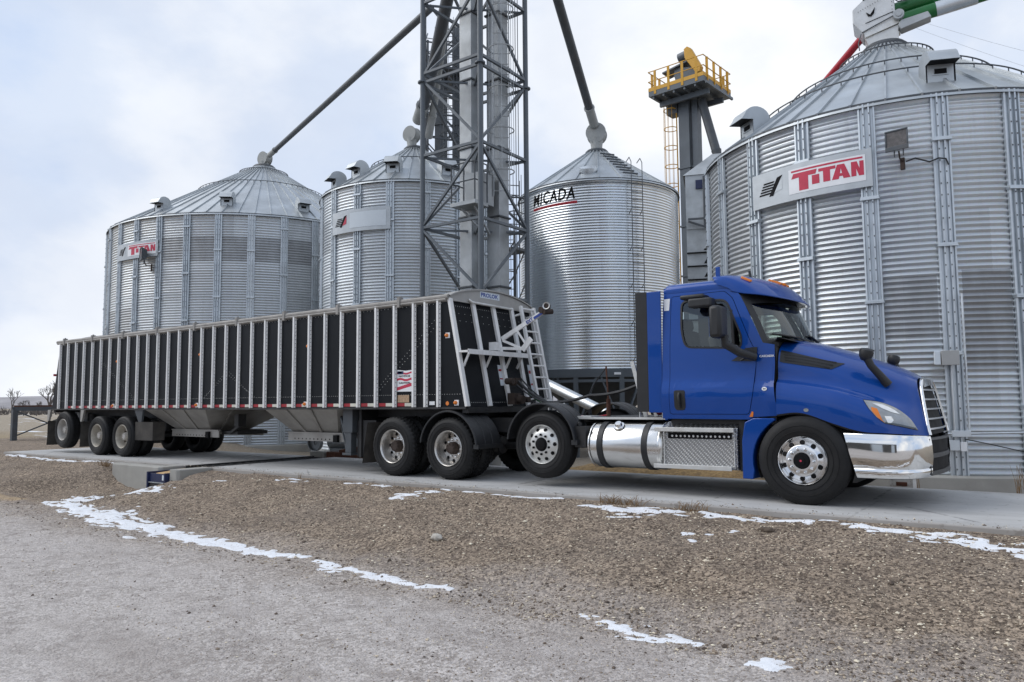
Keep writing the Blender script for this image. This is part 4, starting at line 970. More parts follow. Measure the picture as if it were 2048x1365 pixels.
# roll tarp, rail and cover
b = MB(); b.tube([(XR_T-.15, YN-.01, 3.03), (XF_T+.04, YN-.01, 3.03)], .045, 10); b.tube([(XR_T-.1, YN-.035, 2.985), (XF_T, YN-.035, 2.985)], .024, 8)
for x in (-22.1, -20.5, -18.9, -17.3, -15.7, -14.1, -12.5, -10.9, -9.3): b.box(x-.03, x+.03, YN-.07, YN+.03, 2.93, 3.11); b.cyl((x, YN-.02, 3.09), (x, YN-.02, 3.13), .02, n=8)
b.box(XR_T-.02, XF_T, YN-.01, YN+.04, 2.95, 3.0); b.box(XR_T-.02, XF_T, YF-.04, YF+.01, 2.95, 3.0)
b.build('tarp_roll', M['tarp'] if 'tarp' in M else M['alu'], TR)
b = MB(); b.grid([[(x, YN+(YF-YN)*k/14, 3.03+.22*math.sin(PI*k/14)**.8+.012*math.sin(x*4)) for k in range(15)] for x in np.linspace(XR_T, XF_T, 40)]); b.build('tarp', M['black'], TR)
# bottom rail
b = MB()
for y in (YN-.012, YF-.05): b.box(XR_B, XF_B+.02, y, y+.062, ZB-.035, ZB+.0)
b.box(XF_B-.1, XF_B+.03, YN+.05, YF-.05, ZB-.10, ZB-.002); b.box(XR_B, XR_B+.1, YN+.05, YF-.05, ZB-.10, ZB-.002); b.build('bottom_rail', M['frame'], TR, 0)
# reflective tape between posts, marker lamps
M['tape_r'] = pm('red reflective tape', (.33,.012,.02), .4); M['tape_w'] = pm('white reflective tape', (.60,.58,.50), .4)
for x, x2 in zip(px_[1:29], px_[2:30]):
    xa, xb = x+.06, x2-.06; m_ = (xa+xb)/2
    b = MB(); b.box(xa, m_, YN-.005, YN, 1.205, 1.262, 0); b.box(m_, xb, YN-.005, YN, 1.205, 1.262, 1); b.build('reflective_tape', [M['tape_r'], M['tape_w']], TR, 0)
for x, z in ((-19.19, 2.37), (-15.49, 2.38), (-11.78, 2.38), (-8.22, 2.38), (-19.35, 1.26), (-15.6, 1.26), (-11.86, 1.26), (-8.03, 1.26)):
    b = MB(); b.box(x-.03, x+.06, YN-.012, YN, z-.045, z+.045, 1); b.lathe([(0,-.045),(.02,-.04),(.032,-.022),(.034,0)], (x, YN-.010, z), (0,1,0), 16, 0); b.build('marker_light', [M['amber'], M['white']], TR, 30)
b = MB(); b.cyl((-8.22, YN-.004, 1.25), (-8.22, YN, 1.25), .035, n=20); b.build('reflector', M['amber'], TR)
b = MB(); b.box(-8.62, -8.50, YN-.004, YN, 1.225, 1.285); b.build('small_plate', M['white'], TR, 0)
# flag-striped notice and faded label
b = MB(); x0, x1, z0, z1 = -9.375, -9.025, 1.46, 1.84
b.prism([(x0, YN-.004, z0), (x1, YN-.004, z0), (x1, YN-.004, z1-.01), (x0+.2, YN-.004, z1-.02), (x0, YN-.004, z1)], (0, .004, 0), 0)
def band(v0, v1, m, amp=.012, dx=0):
    n = 14; b.grid([[(x0+(x1-x0)*i/n, YN-.0055, z0+(z1-z0)*(v+dx*i/n)+amp*math.sin(i*.55)) for v in (v0, v1)] for i in range(n+1)], m)
band(.05, .20, 1, .0, .2); band(.50, .60, 1); band(.80, .88, 1)
b.grid([[(x0+.02+.13*i/6, YN-.006, z) for z in (z0+.30, z0+.355)] for i in range(7)], 2); b.grid([[(x0+.005+.11*i/6, YN-.006, z) for z in (z0+.315, z1-.03)] for i in range(7)], 2)
for v_, s in ((.66, 'NOTICE'), (.35, 'CAUTION')):
    v, fc = text2d(s, 1, .03); b.add([(x0+.04+.27*x, YN-.0075, z0+(z1-z0)*v_+.035*y) for x, y in v], fc, 3)
M['flagblue'] = pm('flag blue', (.02,.03,.11), .5)
b.build('notice', [M['white'], M['signred'], M['flagblue'], M['blk']], TR, 0, recalc=False)
b = MB(); b.box(-9.36, -9.09, YN-.006, YN-.001, 1.272, 1.40); b.build('faded_label', pm('faded brown label', (.40,.27,.17), .7, 0, .25, 30), TR, 0)
# hoppers
def hopper(X0, X1, x0, x1):
    b = MB(); yn, yf, bn, bf, zt, zb = YN+.03, YF-.03, 10.16, 11.21, ZB-.02, .66
    b.add([(X0,yn,zt),(X1,yn,zt),(X1,yf,zt),(X0,yf,zt),(x0,bn,zb),(x1,bn,zb),(x1,bf,zb),(x0,bf,zb)], [(0,1,5,4),(1,2,6,5),(2,3,7,6),(3,0,4,7)])
    h = b.build('hopper', M['hopper'], TR, 0)
    s = MB()
    for f in (.32, .66):
        A = Vector((X0+(X1-X0)*f, yn, zt)); B_ = Vector((x0+(x1-x0)*f, bn, zb)); n = Vector((0,-.6,-.6)); s.bar(A+n*.02, B_+n*.02, .045, .03)
    A = Vector((X1, (yn+yf)/2-.5, zt)); B_ = Vector((x1, bn+.25, zb)); s.bar(A+Vector((.03,0,0)), B_+Vector((.03,0,0)), .045, .03)
    s.build('hopper_rib', M['hopper'], TR, 0)
    g = MB(); g.box(x0-.12, x1+.45, bn-.08, bn-.05, zb-.15, zb+.0); g.box(x0-.12, x1+.45, bn-.10, bn-.02, zb-.0, zb+.025); g.box(x0-.12, x1+.45, bf+.05, bf+.08, zb-.15, zb)
    g.box(x0-.05, x1+.3, bn, bf, zb-.06, zb-.02)
    for k in range(11): g.cyl((x0+.1+k*.12, bn-.082, zb-.11), (x0+.1+k*.12, bn-.079, zb-.11), .016, n=8, m=1)
    g.box(x1-.0, x1+.12, bn-.14, bn-.06, zb-.16, zb-.02, 1)
    g.build('slide_gate', [M['hopper'], M['blk']], TR, 0)
M['hopper'] = pm('dirty hopper aluminium', (.34,.325,.30), .5, .3, .12, 2.5, dirt=(.20,.18,.16), da=.6, ds=2)
hopper(-17.9, -15.33, -17.55, -16.15); hopper(-13.2, -10.98, -13.05, -11.7)
b = MB(); b.bar((-15.4, 10.2, .62), (-14.9, 10.1, .80), .06, .06); b.box(-14.98, -14.83, 10.0, 10.2, .78, 1.05); b.box(-15.75, -15.15, 10.2, 11.0, .58, .66); b.build('gate_crank', M['frame'], TR, 0)
# frame, axles, suspension, landing gear
b = MB()
for y in (10.2, 11.17): b.box(-22.7, -17.95, y-.06, y+.06, .93, 1.15); b.box(-10.9, -8.0, y-.06, y+.06, 1.0, 1.15)
b.box(-9.4, -8.3, 10.0, 11.37, 1.02, 1.14); b.box(-22.6, -18.0, 10.3, 11.1, .98, 1.12)
b.build('chassis', M['frame'], TR, 30)
for x in (-22.07, -20.09, -18.81):
    z = .50 if x > -21 else .64; b = MB(); b.cyl((x, 9.7, z), (x, 11.67, z), .065, n=12)
    for y in (10.1, 11.27): b.box(x-.35, x+.12, y-.05, y+.05, z-.02, z+.42); b.cyl((x+.25, y, z+.05), (x+.25, y, z+.4), .13, n=14)
    b.build('axle', M['frame'], TR, 30)
for y in (9.72, 11.55):
    b = MB(); b.box(-10.93, -10.77, y-.06, y+.08, .34, 1.15); b.box(-10.98, -10.72, y-.08, y+.1, .72, 1.18); b.box(-10.97, -10.73, y-.1, y+.12, .30, .34); b.bar((-10.95, y, .42), (-11.75, y+.5, 1.12), .05, .05); b.bar((-10.9, y, .5), (-11.3, y+.1, 1.15), .05, .05)
    b.build('landing_leg', M['steel_dk'], TR, 0, bevel=.005)
b = MB(); b.box(-10.62, -10.56, 9.72, 11.6, .26, 1.15); b.box(-10.7, -10.2, 9.75, 10.3, .28, .95); b.build('splash_panel', M['black'], TR, 0)
for x, y in ((-22.98, 9.44), (-21.02, 9.44), (-22.98, 11.28), (-21.02, 11.28)):
    b = MB(); b.grid([[(x+.035*math.sin(v*2.2)-.05*v, y+u*.62, .85-.67*v) for v in np.linspace(0, 1, 8)] for u in (0, 1)]); b.grid([[(x+.012+.035*math.sin(v*2.2)-.05*v, y+u*.62, .85-.67*v) for v in np.linspace(0, 1, 8)] for u in (0, 1)])
    b.build('mud_flap', M['flap'], TR)
    c = MB(); c.add([(x-.03, y, .85), (x+.05, y, .85), (x+.16, y, ZB-.03), (x-.02, y, ZB-.03)]+[(x-.03, y+.05, .85), (x+.05, y+.05, .85), (x+.16, y+.05, ZB-.03), (x-.02, y+.05, ZB-.03)], [(0,1,2,3),(7,6,5,4),(0,4,5,1),(1,5,6,2),(2,6,7,3),(3,7,4,0)])
    c.build('flap_hanger', M['hopper'], TR, 0)
# flat flap guard ahead of the front trailer axle and its bracket
b = MB(); b.grid([[(-18.32+.72*u, 9.50+.05*u, .86-.44*v) for v in (0, 1)] for u in (0, 1)]); b.prism([(-18.32, 9.5, .42), (-18.32, 9.5, .86), (-18.30, 10.1, .86), (-18.30, 10.1, .42)], (.02, 0, 0)); b.grid([[(-17.6, 9.55+.3*u, .86-.44*v) for v in (0, 1)] for u in (0, 1)]); b.build('spray_guard', M['flap'], TR, 0)
b = MB(); b.prism([(-18.35, YN+.02, ZB-.03), (-17.95, YN+.02, ZB-.03), (-18.08, YN+.06, .86), (-18.22, YN+.06, .86)], (0, .05, 0)); b.build('guard_bracket', M['steel_dk'], TR, 0)
M['flap'] = M['flap']
for x, z, rm, dual in ((-18.81, .497, RM_C, 1), (-20.09, .497, RM_C, 1), (-22.02, .62, RM_T, 0)):
    wheel(TR, x, 9.42, z, TY_T, rm, inner=9.75 if dual else None); wheel(TR, x, 11.95, z, TY_T, rm, True, inner=11.62 if dual else None)
# rear lamp
b = MB(); b.box(XR_B-.05, XR_B-.01, YN+.02, YN+.14, 2.1, 2.16); b.box(XR_B-.06, XR_B-.01, YN+.05, YN+.2, 1.22, 1.3); b.build('tail_light', M['red'], TR, 0)
# tarp arm with electric motor on the front wall, air couplings and hoses
b = MB(); a0_, a1_ = (-7.82, 10.45, 2.36), (-6.95, 10.52, 2.80)
b.bar(a0_, a1_, .04, .075); b.bar((-7.8, 10.45, 2.33), (-7.42, 10.5, 2.17), .03, .04); b.bar((-7.42, 10.5, 2.15), (-7.24, 10.5, 2.34), .03, .10); b.bar((-7.5, 10.46, 2.48), (-7.36, 10.5, 2.26), .03, .03); b.box(-7.98, -7.84, 10.28, 10.42, 2.16, 2.30); b.bar((-7.86, 10.46, 2.2), (-7.4, 10.5, 2.17), .05, .05)
b.build('tarp_arm', M['alu_post'], TR, 0)
b = MB(); v, fc = text2d('EXT', 1, .04); d_ = Vector(a1_)-Vector(a0_); dn = d_.normalized(); nn = Vector((-dn.z, 0, dn.x)); o_ = Vector(a0_)+d_*.58+Vector((0,-.027,0))-nn*.035
b.add([o_+dn*(.14*x)+nn*(.06*y) for x, y in v], fc); b.add([o_+dn*(.16+.2*x)+nn*(.045*y) for x, y in ((0,0),(1,0),(1,1),(0,1))], [(0,1,2,3)]); b.build('lettering', M['blue_ink'], TR, 0, recalc=False)
b = MB(); b.cyl((-6.99, 10.42, 2.80), (-6.95, 10.60, 2.83), .055, n=16); b.cyl((-6.93, 10.42, 2.76), (-6.86, 10.58, 2.78), .045, n=14); b.lathe([(.045,0),(.062,-.012),(.062,.012),(.045,.0)], (-6.86, 10.40, 2.86), (.2,-1,.1), 22, 1); b.cyl((-6.88, 10.41, 2.86), (-6.88, 10.5, 2.86), .045, n=14); b.build('arm_motor', [M['hubgrime'], M['alu']], TR)
b = MB(); b.box(-7.72, -7.6, 10.55, 10.68, 1.55, 1.68); b.cyl((-7.7, 10.4, 1.62), (-7.55, 10.4, 1.62), .055, n=12); b.cyl((-7.7, 10.62, 1.33), (-7.5, 10.62, 1.30), .075, n=14); b.cyl((-7.7, 10.80, 1.32), (-7.5, 10.80, 1.30), .05, n=14); b.box(-7.75, -7.6, 10.5, 10.7, 1.22, 1.42); b.build('coupling', M['hubgrime'], TR)
for y, f0, f1, w_ in ((10.57, .20, .40, .09), (11.5, .12, .42, .10), (10.68, .12, .20, .1)):
    b = MB(); b.bar(fp(y, f0, .005), fp(y, f1, .005), w_, .008, up=nf); b.bar(fp(y, f0+(f1-f0)*.7, .010), fp(y, f0+(f1-f0)*.8, .010), w_*.9, .004, 1, up=nf); b.bar(fp(y, f0+(f1-f0)*.3, .010), fp(y, f0+(f1-f0)*.36, .010), w_*.9, .004, 1, up=nf); b.build('decal', [M['panel'], M['tape_r']], TR, 0)

# ------------------------------------------------------------------ tractor unit
TK = empty('semi_truck', (-5.2, YC, 0)); tag(TK, 'blue day cab semi truck with chrome bumper and wheels, parked on the concrete pad', 'semi truck')
def paint_mat():
    t = NT('blue truck paint'); n = t.noise(1.4, 4)
    c = t.mix(n, (.001,.046,.25), (.0015,.056,.30))
    t.set(Base_Color=c, Metallic=.1, Roughness=.38, Coat_Weight=.65, Coat_Roughness=.03, Specular_IOR_Level=.15)
    t.bump(t.noise(2.6, 2), .04, .02); return t.m
M['paint'] = paint_mat()
M['trim'] = pm('black rubber trim', (.010,.010,.011), .45)
M['inner'] = pm('dark cab lining', (.05,.048,.045), .8, 0, .2, 8)
M['seat'] = pm('grey seat fabric', (.10,.10,.10), .85, 0, .2, 8)
def glass_mat(name, col):
    t = NT(name); tr = t.new('ShaderNodeBsdfTransparent'); tr.inputs[0].default_value = (*col, 1)
    gl = t.new('ShaderNodeBsdfGlossy'); gl.inputs[1].default_value = .015; gl.inputs[0].default_value = (.95,1,1,1)
    fr = t.new('ShaderNodeFresnel'); fr.inputs[0].default_value = 1.55; mx = t.new('ShaderNodeMixShader')
    t.l(t.math('MULTIPLY_ADD', fr.outputs[0], 1.0, .03), mx.inputs[0]); t.l(tr.outputs[0], mx.inputs[1]); t.l(gl.outputs[0], mx.inputs[2]); t.l(mx.outputs[0], t.out.inputs[0]); return t.m
M['glass'] = glass_mat('tinted cab glass', (.50,.57,.53))
M['lampglass'] = pm('headlamp lens', (.30,.31,.31), .06, .3, .15, 12, Coat_Weight=1.)
M['reflector'] = pm('lamp reflector', (.78,.78,.76), .12, .6, .1, 20, Coat_Weight=1.)

def crom(P, n):
    """Catmull-Rom through control points, n steps per span"""
    out = []; L = len(P)
    for i in range(L-1):
        p0, p1, p2, p3 = P[max(i-1,0)], P[i], P[i+1], P[min(i+2,L-1)]
        for k in range(n):
            t = k/n; out.append(tuple(.5*((2*b)+(-a+c)*t+(2*a-5*b+4*c-d)*t*t+(-a+3*b-3*c+d)*t**3) for a, b, c, d in zip(p0, p1, p2, p3)))
    out.append(tuple(P[-1])); return out
def loft(rows, nu, nv):
    R1 = [crom(r, nv) for r in rows]; cols = [crom([R1[i][j] for i in range(len(R1))], nu) for j in range(len(R1[0]))]
    return [[cols[j][i] for j in range(len(cols))] for i in range(len(cols[0]))]
def mirror_rows(G): return [[(x, 2*YC-y, z) for x, y, z in r] for r in G]

# hood with front wings: half sections (offset from the centre line, height)
HS = [(-2.86, 0, [(0,2.07),(.4,2.06),(.75,2.01),(.98,1.90),(1.065,1.74),(1.085,1.54),(1.165,1.465),(1.215,1.30),(1.21,1.08)]),
 (-2.56, 0, [(0,2.01),(.4,1.995),(.68,1.95),(.90,1.83),(1.01,1.69),(1.05,1.50),(1.165,1.42),(1.225,1.27),(1.225,1.10)]),
 (-2.20, 0, [(0,1.89),(.36,1.875),(.62,1.825),(.82,1.715),(.94,1.58),(1.01,1.42),(1.15,1.355),(1.22,1.2),(1.22,.975)]),
 (-1.90, .02, [(0,1.775),(.34,1.76),(.58,1.715),(.76,1.61),(.87,1.48),(.965,1.33),(1.11,1.26),(1.19,1.1),(1.19,.885)]),
 (-1.62, .08, [(0,1.68),(.32,1.67),(.54,1.63),(.70,1.535),(.80,1.41),(.895,1.26),(1.03,1.165),(1.12,1.03),(1.13,.865)]),
 (-1.42, .15, [(0,1.605),(.30,1.595),(.50,1.56),(.65,1.475),(.74,1.35),(.82,1.21),(.92,1.09),(1.0,.97),(1.02,.85)]),
 (-1.30, .20, [(0,1.54),(.28,1.535),(.47,1.505),(.60,1.42),(.67,1.31),(.73,1.18),(.79,1.06),(.835,.95),(.85,.835)]),
 (-1.262, .215, [(0,1.515),(.28,1.51),(.46,1.48),(.58,1.40),(.65,1.29),(.705,1.17),(.755,1.05),(.80,.94),(.815,.835)])]
rows = [[(X-k*(z-.85), YC-w, z) for w, z in pr] for X, k, pr in HS]
HG = loft(rows, 8, 7)
b = MB(); b.grid(HG); b.grid(mirror_rows(HG)); hood = b.build('hood', M['paint'], TK, 60)
bm_ = bmesh.new(); hv = [bm_.verts.new(p) for r in HG for p in r]; nv_ = len(HG[0])
for i in range(len(HG)-1):
    for j in range(nv_-1): bm_.faces.new([hv[i*nv_+j], hv[(i+1)*nv_+j], hv[(i+1)*nv_+j+1], hv[i*nv_+j+1]])
bm_.normal_update(); HT = BVHTree.FromBMesh(bm_)
def on_hood(x, z, d=0):
    h_, n_, *_ = HT.ray_cast(Vector((x, 8, z)), Vector((0,1,0)))
    if h_ is None:
        h_, n_, *_ = HT.find_nearest(Vector((x, 9.6, z)))
    if n_.y > 0: n_ = -n_
    return tuple(h_+n_*d)
def decal(b, loop, d, m=0, nx=.03, fn=on_hood):
    tri = tessellate_polygon([[Vector((x, z, 0)) for x, z in loop]]); bm = bmesh.new(); V = [bm.verts.new((x, z, 0)) for x, z in loop]
    for t in tri:
        try: bm.faces.new([V[i] for i in t])
        except ValueError: pass
    for ax in (0, 1):
        lo = min(p[ax] for p in loop); hi = max(p[ax] for p in loop); q = lo+nx
        while q < hi:
            co_ = [0,0,0]; no = [0,0,0]; co_[ax] = q; no[ax] = 1
            bmesh.ops.bisect_plane(bm, geom=bm.verts[:]+bm.edges[:]+bm.faces[:], plane_co=co_, plane_no=no); q += nx
    bm.verts.index_update(); b.add([fn(v.co.x, v.co.y, d) for v in bm.verts], [tuple(v.index for v in f.verts) for f in bm.faces], m); bm.free()
def both(name, fn, mats, smooth=35, bevel=0, lab=None):
    """build the near-side piece with fn(mb), then its mirror image on the far side"""
    b = MB(); fn(b); c = MB(); c.v = [(x, 2*YC-y, z) for x, y, z in b.v]; c.f = [f[::-1] for f in b.f]; c.m = list(b.m)
    b.build(name, mats, TK, smooth, bevel=bevel); return c.build(name, mats, TK, smooth, bevel=bevel)
def lamp(b):
    ol = crom([(-1.88,1.245),(-1.72,1.215),(-1.56,1.145),(-1.43,1.03),(-1.36,.905)], 5)+[(-1.50,.945),(-1.66,.985),(-1.74,1.05),(-1.82,1.15)]
    big = [(x*1.03+.03*1.62, z*1.06-.06*1.06) for x, z in ol]
    decal(b, big, .004, 2); decal(b, ol, .009, 0)
    decal(b, [(-1.80,1.165),(-1.74,1.145),(-1.675,1.0),(-1.655,.992),(-1.73,1.045),(-1.79,1.12)], .013, 1)
    decal(b, crom([(-1.80,1.21),(-1.70,1.19),(-1.60,1.14),(-1.52,1.075)], 4)+[(-1.60,1.10),(-1.70,1.15)], .013, 3)
    decal(b, [(-1.665,1.06),(-1.60,1.055),(-1.575,1.01),(-1.595,.985),(-1.63,.985)], .013, 3)
    decal(b, [(-1.66,.985),(-1.50,.948),(-1.37,.91),(-1.375,.925),(-1.50,.965),(-1.65,1.0)], .012, 4)
both('headlight', lamp, [M['lampglass'], M['amber'], M['trim'], M['reflector'], M['steel_gr']], 60)
def vent(b):
    decal(b, [(-2.84,1.885),(-2.74,1.86),(-2.24,1.715),(-2.13,1.695),(-2.26,1.625),(-2.80,1.725),(-2.84,1.74)], .006, 0)
    for k in range(3):
        z = 1.83-.035*k; b.bar(on_hood(-2.80+.01*k, z, .010), on_hood(-2.22-.03*k, z-.125+.004*k, .010), .012, .016, 1)
both('hood_vent', vent, [M['trim'], M['plastic']], 40)
def archlip(b):
    e = [HG[i][-1] for i in range(0, 33)]
    b.grid([[(x, y, z), (x, y+.012, z-.022), (x, y+.10, z-.022), (x, y+.12, z)] for x, y, z in e])
    b.lathe([(.575,.0),(.60,.10),(.60,.62)], (-2.56, YC-1.17, .50), (0,1,0), 40, 1, -PI*.62, PI*.62)
both('wheel_arch', archlip, [M['trim'], M['frame']], 40)
def skirt(b):
    arc = [(-2.56+.615*math.cos(a), .50+.60*math.sin(a)) for a in np.linspace(R(122), R(192), 10)]
    ol = [(-3.16,1.035)]+[(-2.90,1.035)]+arc+[(-3.18,.27),(-3.315,.27),(-3.31,.75),(-3.27,.98)]
    b.prism([(x, YC-1.195, z) for x, z in ol], (0, .30, 0))
both('fender_skirt', skirt, M['paint'], 30, .012)
# grille
def GX(w, z): return -1.252-.215*(z-.85)+.045*(1-(w/.8)**2)
def gw(z): return float(np.interp(z, [.835,.94,1.05,1.17,1.29,1.40,1.48], [.80,.785,.74,.69,.635,.565,.45]))
b = MB()
b.grid([[(GX(w, z)-.028, YC-w, z) for w in np.linspace(-gw(z), gw(z), 25)] for z in np.linspace(.84, 1.49, 16)])
b.build('grille_backing', M['blk'], TK)
b = MB(); fr = [(w, z) for w, z in [(0,1.515),(.28,1.51),(.46,1.48),(.58,1.40),(.65,1.29),(.705,1.17),(.755,1.05),(.80,.94),(.815,.84)]]
fr = [(-w, z) for w, z in fr[::-1]]+fr[1:]; fr = crom(fr, 4)
b.tube([(GX(w, z)+.006, YC-w, z) for w, z in fr], .020, 8)
b.grid([[(GX(w, 1.50-(abs(w)/.45)**2*.04)+.012, YC-w, 1.51-(abs(w)/.45)**2*.04), (GX(w, 1.40)+.02, YC-w, 1.425-(abs(w)/.5)**2*.03)] for w in np.linspace(-.5, .5, 21)])
b.build('grille_surround', M['chrome'], TK, 60)
b = MB()
for k, z in enumerate((1.365, 1.25, 1.135, 1.02, .905)):
    W_ = gw(z)-.01; n = 24; P = []
    for i in range(n+1):
        w = -W_+2*W_*i/n; x = GX(w, z); P.append([(x-.045, YC-w, z+.008), (x+.004, YC-w, z+.013), (x+.009, YC-w, z-.007), (x-.03, YC-w, z-.014)])
    b.grid(P)
b.build('grille_bars', M['chrome_dk'], TK, 40)
# bumper: chrome corner wraps round both sides, dark intake in the middle
bp = crom([(-2.09,1.215),(-1.85,1.235),(-1.64,1.24),(-1.50,1.222),(-1.39,1.16),(-1.315,1.05),(-1.275,.92),(-1.25,.80)], 6)
def bump(b):
    zs = [(.84,-.03),(.865,0),(.855,.008),(.75,.020),(.60,.026),(.50,.016),(.462,.004),(.452,.012),(.40,.010),(.355,-.005),(.345,-.04)]
    P = []
    for i, (x, w) in enumerate(bp):
        f = i/(len(bp)-1); row = []
        for z, o in zs:
            tz = (z-.345)/.52; zz = z-.035*f*(tz)+.02*f*(1-tz); xx = x
            if f < .35: xx = x+(.35-f)/.35*(1-tz)*.13
            # outward offset, roughly along the plan normal
            dxo, dwo = (0, 1) if f < .5 else (math.sin((f-.5)*PI), math.cos((f-.5)*PI))
            row.append((xx+o*dxo, YC-(w+o*dwo), zz))
        P.append(row)
    b.grid(P)
    b.lathe([(.030,-.006),(.026,-.004),(.024,.01),(0,.01)], (-1.362, YC-1.128, .775), (-.75, .66, 0), 20, 1)
both('bumper', bump, [M['chrome'], M['blk']], 50)
b = MB(); cw = np.linspace(-.80, .80, 21)
b.grid([[(-1.265+.075*(1-(w/.8)**2), YC-w, z) for w in cw] for z in (.38, .80)]); b.build('bumper_backing', M['blk'], TK)
b = MB()
for z, h_ in ((.795,.03), (.60,.05), (.40,.05)):
    b.grid([[(-1.255+.08*(1-(w/.8)**2)+dx, YC-w, z+dz) for w in cw] for dx, dz in ((-.03,h_/2),(.0,h_/2),(.006,-h_/2),(-.03,-h_/2))])
for w in (-.82, .82): b.box(-1.30, -1.245, YC-w-.035, YC-w+.035, .39, .80)
b.build('bumper_centre', M['plastic'], TK, 30)

# cab shell
def cw_(z): return float(np.interp(z, [1.0,1.10,1.30,1.42,1.50,1.60,1.90,2.05,2.35,2.62,2.74,2.80], [1.16,1.172,1.198,1.194,1.163,1.152,1.140,1.132,1.105,1.065,1.045,1.03]))
def cab(x, z, d=0):
    w = cw_(z)
    if x > -3.06: w += .04*max(0, (x+3.06)/.2)*max(0., 1-abs(z-1.3)/.45)
    return (x, YC-w-d, z)
def panel(b, loops, d, m=0, step=.07, fn=cab):
    tri = tessellate_polygon([[Vector((x, z, 0)) for x, z in l] for l in loops]); P = [q for l in loops for q in l]
    bm = bmesh.new(); V = [bm.verts.new((x, z, 0)) for x, z in P]
    for t in tri:
        try: bm.faces.new([V[i] for i in t])
        except ValueError: pass
    for ax in (0, 1):
        lo = min(p[ax] for p in P); hi = max(p[ax] for p in P); q = lo+step
        while q < hi-.005:
            co_ = [0,0,0]; no = [0,0,0]; co_[ax] = q; no[ax] = 1
            bmesh.ops.bisect_plane(bm, geom=bm.verts[:]+bm.edges[:]+bm.faces[:], plane_co=co_, plane_no=no); q += step
    bmesh.ops.remove_doubles(bm, verts=bm.verts[:], dist=1e-5)
    bm.verts.index_update(); b.add([fn(v.co.x, v.co.y, d) for v in bm.verts], [tuple(v.index for v in f.verts) for f in bm.faces], m); bm.free()
def grow(l, e):
    """offset a closed outline outwards by e"""
    n = len(l); A = sum(l[i][0]*l[(i+1)%n][1]-l[(i+1)%n][0]*l[i][1] for i in range(n)); s = 1 if A > 0 else -1; out = []
    for i in range(n):
        a, p, c = l[i-1], l[i], l[(i+1)%n]
        n1 = Vector((p[1]-a[1], a[0]-p[0])).normalized(); n2 = Vector((c[1]-p[1], p[0]-c[0])).normalized(); q = (n1+n2); q = q/max(.3, q.dot(n1))
        out.append((p[0]+q.x*e*s, p[1]+q.y*e*s))
    return out
def rounded(l, r, n=4):
    out = []; L = len(l)
    for i in range(L):
        p = Vector(l[i]); a = (Vector(l[i-1])-p); c = (Vector(l[(i+1)%L])-p); rr = min(r, a.length*.45, c.length*.45)
        A = p+a.normalized()*rr; C = p+c.normalized()*rr
        for k in range(n+1): t = k/n; q = A*(1-t)**2+p*(2*t*(1-t))+C*t*t; out.append((q.x, q.y))
    return out
WIN = rounded([(-4.13,2.615),(-3.50,2.585),(-3.29,2.08),(-3.30,1.93),(-4.06,1.975),(-4.12,2.2)], .09)
DOOR = rounded([(-4.275,2.685),(-3.53,2.70),(-3.42,2.60),(-3.19,2.03),(-3.11,1.86),(-3.115,1.70),(-3.155,1.33),(-3.215,1.085),(-4.285,1.085)], .03, 2)
SHELL = [(-4.40,1.02),(-3.22,1.015),(-3.17,1.045),(-2.845,1.065),(-2.885,1.46),(-2.875,1.70),(-2.875,1.955),(-3.02,1.985),(-3.16,2.30),(-3.305,2.615),(-3.40,2.725),(-3.52,2.765),(-4.395,2.785)]
def shell(b): panel(b, [SHELL, grow(DOOR, .007)], 0); panel(b, [grow(DOOR, .02), grow(WIN, .01)], -.035, 1)
both('cab_side', shell, [M['paint'], M['trim']], 40)
def door(b):
    panel(b, [DOOR, WIN], .004, 0)
    for l in (DOOR,): b.grid([[cab(x, z, .004), cab(x, z, -.03)] for x, z in l+l[:1]])
for far in (False, True):
    def put(name, fn, mats, parent, smooth=40, bevel=0):
        b = MB(); fn(b)
        if far: b.v = [(x, 2*YC-y, z) for x, y, z in b.v]; b.f = [f[::-1] for f in b.f]
        return b.build(name, mats, parent, smooth, bevel=bevel)
    dr = put('door', door, M['paint'], TK)
    put('window', lambda b: panel(b, [grow(WIN, .012)], -.012), M['glass'], dr)
    put('window_seal', lambda b: (panel(b, [grow(WIN, .012), grow(WIN, -.014)], .008), b.grid([[cab(x, z, .008), cab(x, z, -.02)] for x, z in grow(WIN, -.014)+grow(WIN, -.014)[:1]]), b.bar(cab(-3.43, 2.44, .0), cab(-3.40, 1.945, .0), .03, .02)), M['trim'], dr)
    def handle(b):
        hp_ = rounded([(-4.215,1.40),(-4.06,1.40),(-4.055,1.19),(-4.075,1.135),(-4.19,1.135),(-4.215,1.17)], .03)
        panel(b, [hp_], .010); b.grid([[cab(x, z, .010), cab(x, z, .0)] for x, z in hp_+hp_[:1]]); b.tube([cab(-4.135, 1.36, .012), cab(-4.135, 1.33, .035), cab(-4.135, 1.22, .035), cab(-4.135, 1.17, .012)], .018, 8)
    put('handle', handle, M['plastic'], dr)
    if not far:
        put('mirror_bracket', lambda b: (panel(b, [[(-3.43,1.765),(-3.10,1.755),(-3.085,1.935),(-3.24,1.925),(-3.33,1.83)]], .018), b.tube([cab(-3.30,1.77,.02), cab(-3.2,1.83,.02)], .012)), M['plastic'], TK)
